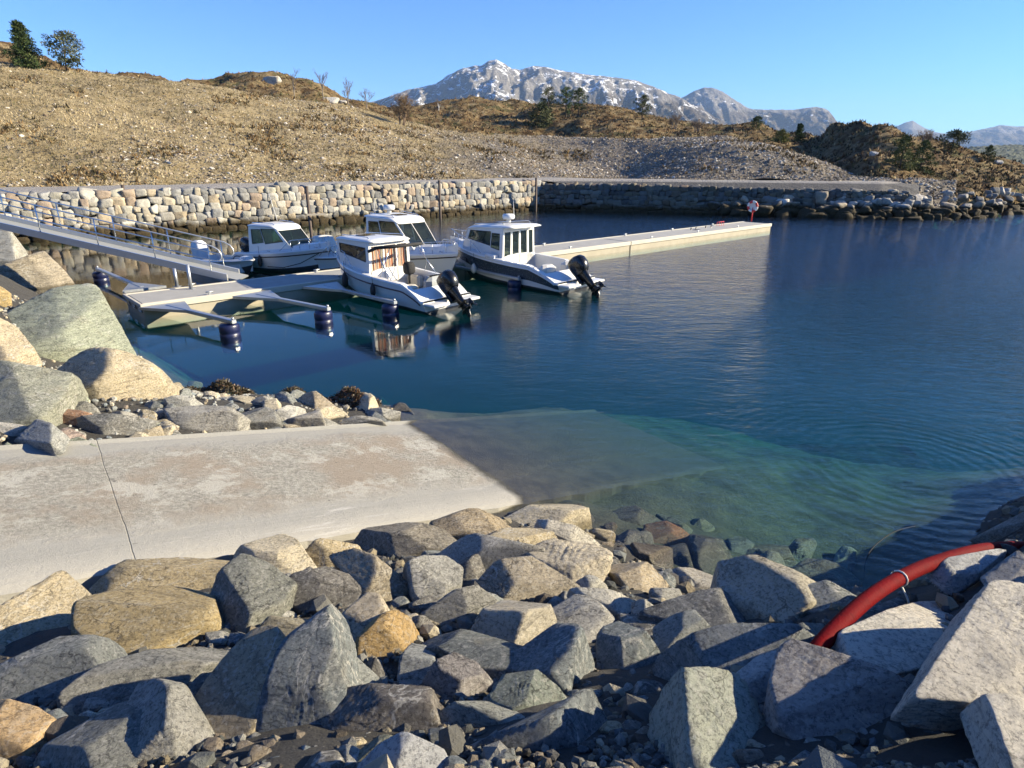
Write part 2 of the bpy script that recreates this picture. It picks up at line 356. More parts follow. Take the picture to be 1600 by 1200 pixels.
# wet, weed-grown below the waterline
zz = n.math('MULTIPLY_ADD', n.noise(o, 1.8, 5), .05, n.sep(o, 2)); w = n.ramp(n.math('MULTIPLY_ADD', zz, 1., .5), [(.53, 1), (.565, 0)])
alg = n.mix(n.ramp(n.noise(o, 2.2, 7, .7), [(.38, 0), (.62, 1)]), (.016, .015, .010), (.062, .056, .036)); alg = n.mix(n.ramp(n.noise(o, 40, 6, .75), [(.35, .7), (.55, 0)]), alg, (.04, .04, .03))
deep = n.ramp(n.math('MULTIPLY_ADD', n.sep(o, 2), .5, .5), [(.08, 1), (.44, 0)]); alg = n.mix(deep, alg, n.mix(n.noise(o, 1.2, 6, .7), (.016, .02, .011), (.055, .055, .033)))
c = n.mix(w, c, alg); n.set('Base Color', c); n.set('Roughness', n.math('MULTIPLY_ADD', w, -.3, .93))
h = n.math('MULTIPLY', n.math('ADD', agg, n.math('MULTIPLY', n.noise(q, 70, 6, .7), .5)), n.math('MULTIPLY_ADD', mid, .8, .2)); h = n.math('SUBTRACT', h, n.math('MULTIPLY', n.ramp(joint, [(.002, 1), (.008, 0)]), .5))
n.set('Normal', n.bump(h, .06, 1.))
tag(mesh_np('ramp_pavement', Vv, np.concatenate(Ff), n.m, smooth=False), kind='structure')
# ------------------------------------------------------------------ water: one closed body
n = N('sea_water'); n.t.nodes.remove(n.b); o = n.pos(); xx = n.sep(o, 0); yy = n.sep(o, 1)
RC = P(1425, 728, 0)
dx = n.math('SUBTRACT', xx, float(RC[0])); dy = n.math('SUBTRACT', yy, float(RC[1]))
rr = n.math('SQRT', n.math('ADD', n.math('MULTIPLY', dx, dx), n.math('MULTIPLY', dy, dy)))
rrw = n.math('MULTIPLY_ADD', n.noise(o, 1.0, 4), .5, rr)
ring = n.math('SINE', n.math('MULTIPLY', rrw, 26.))
env = n.ramp(n.math('MULTIPLY', rr, .2), [(.03, .15), (.16, .55), (.34, 1), (.48, .6), (.85, 0)])
ring = n.math('MULTIPLY', ring, env)
wind = n.ramp(n.math('MULTIPLY_ADD', n.noise(o, .12, 4), .25, n.math('MULTIPLY_ADD', xx, .022, n.math('MULTIPLY', yy, .006))), [(.16, 0), (.55, 1)])
rip = n.noise(n.mapping(o, (1.0, 2.2, 1), (0, 0, R(-20))), 2.4, 6, .62, .4)
rip2 = n.noise(n.mapping(o, (1, 2.0, 1), (0, 0, R(15))), .8, 4, .55)
h = n.math('MULTIPLY', rip, n.math('MULTIPLY_ADD', wind, .06, .0010))
h = n.math('ADD', h, n.math('MULTIPLY', rip2, n.math('MULTIPLY_ADD', wind, .07, .0032)))
h = n.math('ADD', h, n.math('MULTIPLY', ring, .0045))
nb = n.new('Bump'); n.put(nb, 'Strength', 1.); n.put(nb, 'Distance', 1.); n.put(nb, 'Height', h); nrm = nb.outputs[0]
ci = n.math('ABSOLUTE', n.vm('DOT_PRODUCT', n.new('NewGeometry').outputs['Incoming'], nrm, out=1)); fr = n.math('MULTIPLY_ADD', n.math('POWER', n.math('SUBTRACT', 1., ci), 5.), .98, .02)   # Schlick reflectance, the same from both sides
gl = n.new('BsdfGlossy'); n.put(gl, 'Roughness', .015); n.put(gl, 'Normal', nrm)
tr = n.new('BsdfTransparent'); mx = n.new('MixShader'); n.put(mx, 0, fr); n.put(mx, 1, tr.outputs[0]); n.put(mx, 2, gl.outputs[0])
n.t.links.new(mx.outputs[0], n.out.inputs['Surface'])
va = n.new('VolumeAbsorption'); n.put(va, 'Color', (.10, .80, .82, 1)); n.put(va, 'Density', .21); n.t.links.new(va.outputs[0], n.out.inputs['Volume'])
M_WATER = n.m
MB().box((1350, 720, -3.3), (3700, 1520, 6.6)).build('water', M_WATER); tag(bpy.data.objects['water'], kind='structure')
# ================================================================== rocks
import bmesh
_ico = {}
def ico(k):
    if k not in _ico:
        bm = bmesh.new(); bmesh.ops.create_icosphere(bm, subdivisions=k, radius=1); bm.verts.ensure_lookup_table()
        _ico[k] = (np.array([v.co[:] for v in bm.verts]), np.array([[v.index for v in f.verts] for f in bm.faces])); bm.free()
    return _ico[k]
def hull2(p):
    p = p[np.lexsort((p[:, 1], p[:, 0]))]
    def half(pts):
        h = []
        for q in pts:
            while len(h) > 1 and (h[-1][0] - h[-2][0]) * (q[1] - h[-2][1]) - (h[-1][1] - h[-2][1]) * (q[0] - h[-2][0]) <= 0: h.pop()
            h.append(q)
        return h
    return np.array(half(p)[:-1] + half(p[::-1])[:-1])
def poly_rock(k, planes, scale, r, sharp=50, amp=.05):
    """faceted boulder: soft intersection of half spaces, roughened; planes (n, h) in real units, returns local verts and faces"""
    planes = list(planes) + [(np.eye(3)[i] * s, scale[i] * 1.02) for i in range(3) for s in (-1, 1)]
    d, fc = ico(k); nn = np.array([p[0] for p in planes]) * scale; hh = np.array([p[1] for p in planes])
    q = np.maximum(d @ nn.T / hh, 1e-6); rad = (q ** sharp).sum(1) ** (-1 / sharp)
    v = d * rad[:, None] * scale; m = float(min(scale)); sd = r.uniform(0, 90, 3)
    dirs = v / (np.linalg.norm(v, axis=1)[:, None] + 1e-9)
    nz = fbm(v * (1.6 / m) + sd, 6, .62) * amp * m * .6 - (np.abs(fbm(v * (2.9 / m) + sd + 40, 5, .62)) - .25) * amp * m * .7
    l = r.normal(size=3); l /= np.linalg.norm(l); ph = (v @ l) * (4.5 / m) + .7 * fbm(v * (.9 / m) + sd + 9, 3)
    led = (np.abs((ph % 1) - .5) ** .5 - .5) * amp * m * (.9 if sd[0] > 60 else .3)
    vv = v + dirs * (nz + led)[:, None]
    return vv, fc
ROCKS = []
def rock(poly, label, col, thick=.62, k=5, up=.80, sharp=90, amp=.045, lift=.15, grow=1.30, group=None, cat='rock', dist=None, name='boulder', nrm=None, chip=(.92, 1.10), tilt=.42):
    poly = np.array(poly, float); sd = int(abs(poly).sum()) % 100003; r = np.random.default_rng(sd)
    cc = (poly.max(0) + poly.min(0)) / 2; h = hit(cc[0], cc[1] + .12 * np.ptp(poly[:, 1])); w = (h - CAM) @ FW
    if dist: w = dist
    size = .5 * min(np.ptp(poly[:, 0]), np.ptp(poly[:, 1])) * w / F; w -= lift * size
    d = ray(*cc); c = CAM + d * w; vb = -d / np.linalg.norm(d)
    vb2 = vb * [.35, 1, 1]; nr = vb2 * (1 - up) + np.array([0, 0, 1.]) * up + r.normal(size=3) * .14; nr = np.array(nrm, float) if nrm is not None else nr; nr /= np.linalg.norm(nr)
    pts = []
    for q in cc + (poly - cc) * (grow + (.13 * float(np.clip((cc[1] - 960) / 120, 0, 1)) if name == 'boulder' and k == 5 else 0)):
        dd = ray(*q); pts.append(CAM + dd * (((c - CAM) @ nr) / (dd @ nr)))
    pts = np.array(pts); e1 = np.cross(nr, vb + r.normal(size=3) * .01); e1 = pts[np.argmax(((pts - c) ** 2).sum(1))] - c; e1 -= nr * (e1 @ nr); e1 /= np.linalg.norm(e1); e2 = np.cross(nr, e1)
    q2 = np.stack([(pts - c) @ e1, (pts - c) @ e2], 1); hl = hull2(q2); ctr = (hl.max(0) + hl.min(0)) / 2; hl = hl - ctr
    c = c + e1 * ctr[0] + e2 * ctr[1]; a, b = np.abs(hl).max(0); Tk = .72 * thick * min(a, b) * (1.0 if min(a, b) / max(a, b) > .5 else 1.25)
    planes = []
    for i in range(len(hl)):
        p0, p1 = hl[i], hl[(i + 1) % len(hl)]; ed = p1 - p0; L = np.linalg.norm(ed)
        if L < .04 * a: continue
        n2 = np.array([ed[1], -ed[0]]) / L; tz = r.uniform(-.15, .45); n3 = np.array([n2[0], n2[1], tz]); s = np.linalg.norm(n3)
        planes.append((n3 / s, max((n2 @ p0 + tz * r.uniform(-.1, .25) * Tk) / s, .05 * b)))
    for j in range(r.integers(2, 5)):
        n3 = np.array([*r.normal(size=2) * tilt, 1.]); n3 /= np.linalg.norm(n3); planes.append((n3, Tk * r.uniform(.62, 1.0)))
    planes.append((np.array([0, 0, -1.]), Tk * .9))
    for j in range(15):
        n3 = r.normal(size=3); n3[2] = abs(n3[2]) * .8; n3 /= np.linalg.norm(n3); planes.append((n3, np.linalg.norm(n3 * [a, b, Tk]) * r.uniform(*chip)))
    v, fc = poly_rock(k, planes, np.array([a, b, Tk]), r, sharp, amp)
    V = v @ np.stack([e1, e2, nr])
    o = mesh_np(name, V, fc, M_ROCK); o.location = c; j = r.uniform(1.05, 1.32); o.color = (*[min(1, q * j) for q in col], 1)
    tag(o, label, cat, group); ROCKS.append(o); return o
TAN, CREAM, PALE = (.43, .365, .25), (.52, .46, .34), (.54, .52, .46)
SLATE, GREY, DARK = (.235, .25, .24), (.34, .335, .305), (.15, .145, .135)
OCHRE, GREEN, BROWN = (.42, .29, .13), (.27, .30, .23), (.22, .185, .145)
ORANGE, BLUE = (.42, .20, .09), (.20, .225, .235)
def Z(x0, y0, sc): return lambda *p: [(x0 + p[i] / sc, y0 + p[i + 1] / sc) for i in range(0, len(p), 2)]
r1 = Z(0, 780, 1600 / 560); r2 = Z(480, 780, 1600 / 560); r3 = Z(1000, 780, 1600 / 600); r6 = Z(0, 350, 2.5)
# --- lower bank, left part
rock(r1(-60, 470, 120, 435, 290, 410, 372, 462, 360, 490, 200, 590, 215, 650, 60, 690, -60, 690), 'flat tan slab touching the lower ramp edge, at the left edge of the photo', TAN)
rock(r1(540, 325, 800, 275, 1060, 290, 1092, 330, 880, 450, 620, 440, 450, 455), 'long flat yellowish slab lying along the ramp, above the ochre boulder', (.44, .36, .22), .5)
rock(r1(405, 520, 560, 430, 720, 420, 890, 470, 935, 610, 560, 745, 545, 680, 405, 610), 'big ochre and grey boulder under the long yellowish slab beside the ramp', (.40, .32, .18), .7)
rock(r1(1075, 275, 1140, 235, 1250, 180, 1310, 210, 1390, 320, 1270, 385, 1170, 350), 'upright cream boulder leaning on the ramp edge and shading it', CREAM, .9, lift=.45, up=.3)
rock(r1(930, 510, 1000, 410, 1090, 340, 1220, 370, 1280, 410, 1230, 510, 1120, 600, 1060, 650, 960, 590), 'dark green grey block right of the ochre boulder', (.20, .205, .18), .8)
rock(r1(1280, 450, 1370, 340, 1440, 332, 1600, 385, 1610, 430, 1500, 535, 1380, 520), 'dark rounded block below the upright cream boulder', (.19, .18, .165), .75)
rock(r1(-60, 700, 220, 670, 400, 665, 455, 720, 450, 770, 250, 910, 130, 950, -60, 900), 'smooth grey green slab at the left edge of the photo, below the flat tan slab', SLATE, .55)
rock(r1(365, 870, 500, 770, 950, 620, 1010, 615, 1065, 680, 800, 850, 560, 950, 420, 910), 'long slanting slate slab with pale lower face, below the big ochre boulder', (.25, .25, .23), .55)
rock(r1(1160, 600, 1230, 560, 1450, 540, 1495, 580, 1470, 650, 1240, 690, 1175, 650), 'triangular grey tan rock under the dark rounded block', (.31, .28, .21), .7)
rock(r1(1075, 690, 1200, 675, 1245, 720, 1180, 850, 1175, 980, 1080, 1180, 1000, 1190, 885, 1000, 940, 880), 'tall tan rock with rippled face, right of the long slanting slate slab', (.44, .37, .26), .7)
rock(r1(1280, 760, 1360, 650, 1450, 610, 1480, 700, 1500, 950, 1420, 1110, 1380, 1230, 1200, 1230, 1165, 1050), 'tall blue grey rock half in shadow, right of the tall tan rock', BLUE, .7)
rock(r1(600, 980, 690, 840, 760, 815, 810, 900, 880, 1010, 960, 1200, 960, 1260, 700, 1260, 680, 1100), 'pointed grey rock left of the tall tan rock, running out at the bottom edge', GREY, .65)
rock(r1(60, 1220, 240, 1080, 480, 955, 560, 990, 682, 1090, 640, 1200, 600, 1250, 100, 1280), 'broad grey slab at the bottom edge, left of the pointed grey rock', (.26, .265, .24), .55)
rock(r1(-60, 930, 140, 980, 215, 1030, 160, 1090, 60, 1230, -60, 1250), 'orange tan rock in the bottom left corner', (.45, .32, .18), .7)
rock(r1(315, 640, 350, 625, 400, 650, 380, 680, 330, 675), 'small grey shard on top of the smooth grey green slab', GREY, .7, k=4)
rock(r1(200, 650, 300, 635, 315, 650, 290, 672, 210, 668), 'thin flat flake in the gap right of the flat tan slab', TAN, .5, k=4)
rock(r1(290, 900, 360, 890, 375, 940, 320, 980, 280, 950), 'small cream stone wedged under the long slanting slate slab', CREAM, .8, k=4)
rock(r1(300, 1000, 390, 950, 410, 975, 330, 1035, 290, 1030), 'small pale wedge above the broad grey slab', PALE, .6, k=4)
rock(r1(830, 870, 900, 800, 960, 790, 900, 900, 850, 930), 'small shaded stone left of the tall tan rock', DARK, .8, k=4)
rock(r1(1190, 520, 1240, 500, 1350, 505, 1330, 545, 1240, 550), 'thin grey sliver between dark rounded block and triangular rock', GREY, .6, k=4)
# --- lower bank, middle part
rock(r2(118, 650, 180, 530, 270, 455, 300, 465, 352, 550, 260, 615, 210, 725, 140, 705), 'pale cream upright rock right of the triangular grey tan rock', (.52, .45, .34), .75, up=.4)
rock(r2(0, 250, 60, 225, 200, 220, 255, 265, 120, 310, 40, 330, -10, 300), 'yellowish rock right of the upright cream boulder at the ramp', (.46, .38, .24), .7)
rock(r2(215, 210, 300, 150, 430, 125, 560, 140, 622, 190, 600, 235, 500, 262, 420, 292, 255, 275), 'brown grey boulder touching the ramp, split by dark cracks', (.26, .235, .19), .85, lift=.3)
rock(r2(582, 150, 720, 90, 880, 60, 930, 110, 920, 155, 770, 205, 640, 222, 610, 180), 'tan boulder at the ramp edge, right of the cracked brown grey boulder', (.37, .30, .2), .75)
rock(r2(905, 90, 1010, 40, 1150, 28, 1222, 80, 1130, 125, 960, 145), 'cream slab at the foot of the ramp where it meets the water', CREAM, .6)
rock(r2(1160, 45, 1225, 38, 1290, 75, 1225, 112, 1165, 85), 'dark wet stone at the end of the cream slab by the ramp foot', DARK, .7)
rock(r2(800, 205, 900, 140, 1030, 138, 1140, 195, 1010, 245, 900, 240), 'tan flat rock under the cream slab at the ramp foot', TAN, .6)
rock(r2(1060, 110, 1180, 135, 1345, 215, 1290, 255, 1180, 210, 1080, 170), 'narrow whitish ridge rock pointing at the orange stone in the water', (.55, .52, .45), .7)
rock(r2(470, 290, 570, 245, 700, 210, 860, 200, 1000, 230, 990, 292, 880, 300, 760, 372, 640, 290), 'grey rock with white streaks below the tan ramp edge boulder', (.33, .32, .29), .6)
rock(r2(145, 290, 240, 275, 420, 360, 492, 490, 350, 540, 285, 430), 'smooth tan grey sloping boulder right of the dark rounded block', (.34, .295, .22), .7)
rock(r2(458, 330, 620, 308, 660, 350, 652, 430, 560, 492, 490, 460), 'grey cube shaped block with shaded left face, centre of the bank', GREY, .85)
rock(r2(538, 515, 660, 435, 740, 415, 812, 460, 818, 545, 720, 602, 600, 575), 'smooth grey slab below the grey cube shaped block', (.31, .305, .275), .6)
rock(r2(800, 385, 880, 295, 1000, 305, 1100, 370, 1168, 440, 1100, 505, 1000, 512, 870, 475), 'large tan grey domed boulder in the middle of the bank', (.34, .30, .235), .8)
rock(r2(995, 260, 1120, 208, 1260, 230, 1315, 290, 1240, 340, 1262, 412, 1150, 425, 1075, 340), 'rugged cream boulder right of the domed boulder', (.47, .42, .33), .8, amp=.1)
rock(r2(1335, 300, 1400, 278, 1560, 330, 1610, 360, 1600, 425, 1510, 475, 1420, 405), 'tan rock near the water with sunlit right end', (.40, .335, .24), .75)
rock(r2(775, 605, 830, 530, 885, 476, 1050, 520, 1065, 560, 950, 665, 900, 715, 778, 655), 'cream wedge block with flat sunlit top and dark left side', (.46, .42, .34), .9)
rock(r2(248, 650, 330, 555, 432, 560, 438, 665, 340, 690, 258, 725), 'small ochre block right of the pale cream upright rock', OCHRE, .85)
rock(r2(108, 720, 220, 740, 282, 790, 270, 840, 322, 880, 200, 845, 128, 800), 'small slate stone below the pale cream upright rock', SLATE, .7)
rock(r2(448, 700, 490, 615, 545, 700, 558, 770, 480, 885, 398, 885, 440, 790), 'upright pale slate fin left of the long dark slate slab', (.30, .31, .30), .6)
rock(r2(515, 600, 640, 575, 760, 640, 975, 770, 985, 815, 860, 865, 780, 790, 600, 690), 'long dark slate slab lying diagonally under the smooth grey slab', (.17, .185, .18), .6)
rock(r2(535, 860, 600, 760, 650, 730, 742, 770, 788, 812, 770, 890, 700, 925, 600, 925), 'rounded purple grey stone under the long dark slate slab', (.22, .205, .20), .75)
rock(r2(965, 735, 1080, 640, 1130, 605, 1200, 670, 1275, 770, 1262, 865, 1130, 935, 1020, 805), 'blue slate block under the cream wedge block', BLUE, .85)
rock(r2(1118, 500, 1200, 465, 1290, 498, 1355, 580, 1320, 645, 1200, 662, 1130, 590), 'pale grey block with white seams right of the cream wedge block', (.40, .39, .36), .85)
rock(r2(1210, 430, 1330, 438, 1500, 470, 1562, 530, 1550, 560, 1440, 525, 1300, 505), 'flat pale shelf rock below the rugged cream boulder', PALE, .5)
rock(r2(1338, 640, 1410, 598, 1530, 680, 1595, 740, 1450, 835, 1390, 805, 1342, 740), 'blue slate block right of the pale seamed block', (.19, .215, .22), .85)
rock(r2(1420, 520, 1550, 560, 1595, 620, 1510, 662, 1430, 600), 'dark stone under the flat pale shelf rock', DARK, .8)
rock(r2(888, 890, 930, 815, 1010, 812, 1080, 880, 1125, 950, 1040, 1002, 960, 982), 'small green slate stone left under the first blue slate block', (.19, .215, .19), .8)
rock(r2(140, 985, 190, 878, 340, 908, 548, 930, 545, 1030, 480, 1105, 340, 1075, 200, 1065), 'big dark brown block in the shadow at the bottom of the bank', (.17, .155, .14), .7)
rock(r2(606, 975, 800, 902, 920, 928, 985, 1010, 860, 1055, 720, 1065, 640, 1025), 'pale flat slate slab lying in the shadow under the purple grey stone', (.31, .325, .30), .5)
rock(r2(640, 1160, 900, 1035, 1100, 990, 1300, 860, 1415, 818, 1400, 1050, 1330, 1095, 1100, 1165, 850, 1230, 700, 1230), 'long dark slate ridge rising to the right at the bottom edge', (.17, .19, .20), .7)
rock(r2(260, 1210, 350, 1140, 480, 1108, 560, 1140, 610, 1230, 420, 1290), 'pale bluish rock tip at the bottom edge, below the pale flat slate slab', (.42, .43, .44), .8)
rock(r2(180, 1160, 330, 1088, 432, 1110, 300, 1185, 200, 1230), 'greenish stone under the big dark brown block', (.22, .225, .17), .7)
rock(r2(10, 1150, 110, 1130, 150, 1180, 100, 1240, 0, 1230), 'dark stone at the bottom edge right of the tall blue grey rock', DARK, .8, k=4)
rock(r2(240, 740, 310, 730, 350, 810, 310, 840, 270, 790), 'little dark stone beside the small slate stone', DARK, .8, k=4)
rock(r2(560, 490, 640, 480, 660, 520, 600, 545), 'small tan stone in the gap beside the grey cube shaped block', TAN, .8, k=4)
rock(r2(420, 520, 480, 515, 500, 560, 440, 580), 'small cream stone above the ochre block', CREAM, .8, k=4)
rock(r2(660, 300, 760, 280, 800, 360, 740, 400, 680, 370), 'small dark stone left of the large domed boulder', (.2, .19, .17), .8, k=4)
rock(r2(550, 1040, 610, 1035, 620, 1110, 560, 1120), 'dark square stone left of the pale flat slate slab', (.15, .165, .17), .9, k=4)
# --- lower bank, right part and the stones in the water
rock(r3(5, 125, 40, 110, 112, 110, 222, 185, 130, 218, 60, 190), 'orange brown stone just under the water', ORANGE, .55)
rock(r3(-100, 40, 0, 38, 72, 62, 55, 100, -20, 115, -90, 80), 'dark wet stone left of the orange brown stone', (.14, .14, .12), .6)
rock(r3(90, 70, 190, 110, 282, 160, 230, 170, 120, 115), 'narrow green slab under water above the orange brown stone', GREEN, .5)
rock(r3(180, 82, 240, 85, 312, 115, 290, 132, 205, 105), 'small pale green slab under water beside the narrow green slab', (.28, .30, .22), .5)
rock(r3(-10, 190, 115, 218, 128, 300, 40, 285, -10, 265), 'brown grey stone below the orange brown stone', BROWN, .7)
rock(r3(195, 200, 240, 180, 325, 185, 405, 280, 320, 325, 235, 290), 'dark wet rock right of the orange brown stone', (.12, .12, .105), .8)
rock(r3(405, 195, 480, 165, 570, 205, 645, 245, 560, 265, 430, 265), 'brown flat stone under water above the striped grey stone', (.24, .19, .15), .5)
rock(r3(435, 285, 550, 262, 625, 350, 540, 372, 440, 352), 'striped grey stone at the waterline', (.30, .29, .26), .8)
rock(r3(635, 335, 720, 280, 850, 310, 935, 360, 880, 408, 720, 368), 'flat brown stone under water near the red hose', (.27, .20, .15), .5)
rock(r3(125, 305, 230, 295, 372, 360, 360, 415, 280, 405, 190, 400), 'dark rock with white sunlit crest left of the pale topped boulder', (.36, .34, .30), .8)
rock(r3(368, 360, 430, 346, 640, 368, 692, 400, 702, 470, 780, 495, 600, 555, 480, 455, 376, 432), 'broad boulder with bright top and dark shaded front at the waterline', (.38, .35, .28), .8)
rock(r3(690, 395, 780, 378, 892, 430, 860, 480, 780, 505, 700, 475), 'slate stone right of the bright topped boulder, next to the red hose', SLATE, .8)
rock(r3(-20, 440, 60, 455, 95, 560, 40, 615, -20, 600), 'grey stone under the tan rock with sunlit end', GREY, .8)
rock(r3(75, 470, 230, 436, 400, 436, 565, 550, 480, 590, 330, 585, 190, 505), 'long striped dark slate boulder under the bright topped boulder', (.18, .185, .185), .8)
rock(r3(95, 560, 200, 498, 335, 580, 220, 645, 98, 672), 'slate stone under the long striped slate boulder', SLATE, .8)
rock(r3(-20, 765, 120, 665, 370, 590, 565, 588, 635, 632, 430, 745, 200, 795, 60, 845, -20, 840), 'long pale edged slate boulder left of the red hose end', (.22, .24, .245), .8)
rock(r3(565, 585, 660, 540, 780, 515, 805, 550, 745, 612, 620, 625), 'slate stone under the lower end of the red hose', SLATE, .8)
rock(r3(405, 775, 500, 705, 575, 685, 562, 880, 520, 955, 440, 855), 'white streaked slab between green boulder and huge right boulder', (.46, .47, .47), .7)
rock(r3(-60, 1010, 150, 825, 240, 780, 395, 770, 455, 860, 482, 960, 580, 1020, 640, 1170, 0, 1200), 'large green grey rough boulder at the bottom edge', (.33, .35, .30), .75, up=.45, amp=.07)
rock(r3(300, 560, 380, 540, 420, 570, 340, 600), 'small dark stone in the gap right of the slate stones', DARK, .8, k=4)
rock(r3(560, 240, 650, 255, 680, 300, 620, 310, 570, 280), 'small brown stone in the shallows right of the striped grey stone', BROWN, .7, k=4)
rock(r3(120, 220, 190, 215, 210, 280, 140, 290), 'dark stone in the shallows under the orange brown stone', DARK, .7, k=4)
rock(r3(540, 880, 590, 660, 650, 618, 800, 710, 1000, 740, 1160, 810, 1190, 960, 1000, 1000, 880, 1070, 680, 1095, 555, 1005), 'huge boulder with dark purple grey front, right of the green grey boulder', (.30, .285, .28), .8, k=6, up=.35, amp=.05, lift=.1, chip=(.95, 1.08), grow=1.08)
for a in [(r3(815, 590, 845, 545, 960, 503, 1065, 518, 1180, 440, 1290, 366, 1420, 450, 1400, 620, 1180, 790, 1080, 780, 920, 710), 'whitish peaked block just below the red hose, right of the huge purple grey boulder', (.58, .55, .49), .45),
          (r3(1390, 420, 1600, 450, 1900, 500, 1900, 900, 1600, 880, 1420, 860, 1160, 800, 1380, 610), 'broad whitish slab at the right edge below the pale grey rock', (.62, .585, .52), .7),
          (r3(1395, 850, 1620, 870, 1900, 900, 1900, 1400, 1620, 1380, 1530, 1130, 1440, 960), 'rough whitish block in the bottom right corner', (.56, .53, .47), .5)]:
    rock(*a[:3], thick=a[3], k=6, nrm=(.27, -.10, .95), amp=.085, lift=.08, chip=(1.0, 1.12), grow=1.04, tilt=.16, sharp=70)
rock(r3(1065, 500, 1120, 400, 1250, 258, 1480, 216, 1535, 230, 1400, 345, 1180, 485), 'bluish white slab behind the red hose', (.48, .49, .50), .5, nrm=(.1, -.25, .9), grow=1.0)
rock(r3(1365, 375, 1480, 268, 1600, 208, 1740, 200, 1740, 480, 1600, 470, 1450, 435), 'pale grey rock at the right edge, above the huge whitish slab', (.45, .43, .40), .5, nrm=(.15, -.2, .9), grow=1.0)
rock(r3(1375, 195, 1490, 150, 1600, 60, 1720, 20, 1720, 195, 1500, 200), 'grey lichen rock at the right edge behind the red hose', (.28, .27, .24), .8, up=.4)
rock(r3(805, 545, 850, 512, 945, 555, 900, 622, 815, 605), 'small brown rounded stone beside the lower end of the red hose', (.32, .27, .21), .9, lift=.3)
rock(r3(940, 470, 1060, 430, 1090, 470, 1000, 520), 'dark stone under the middle of the red hose', (.13, .14, .15), .8, k=4)
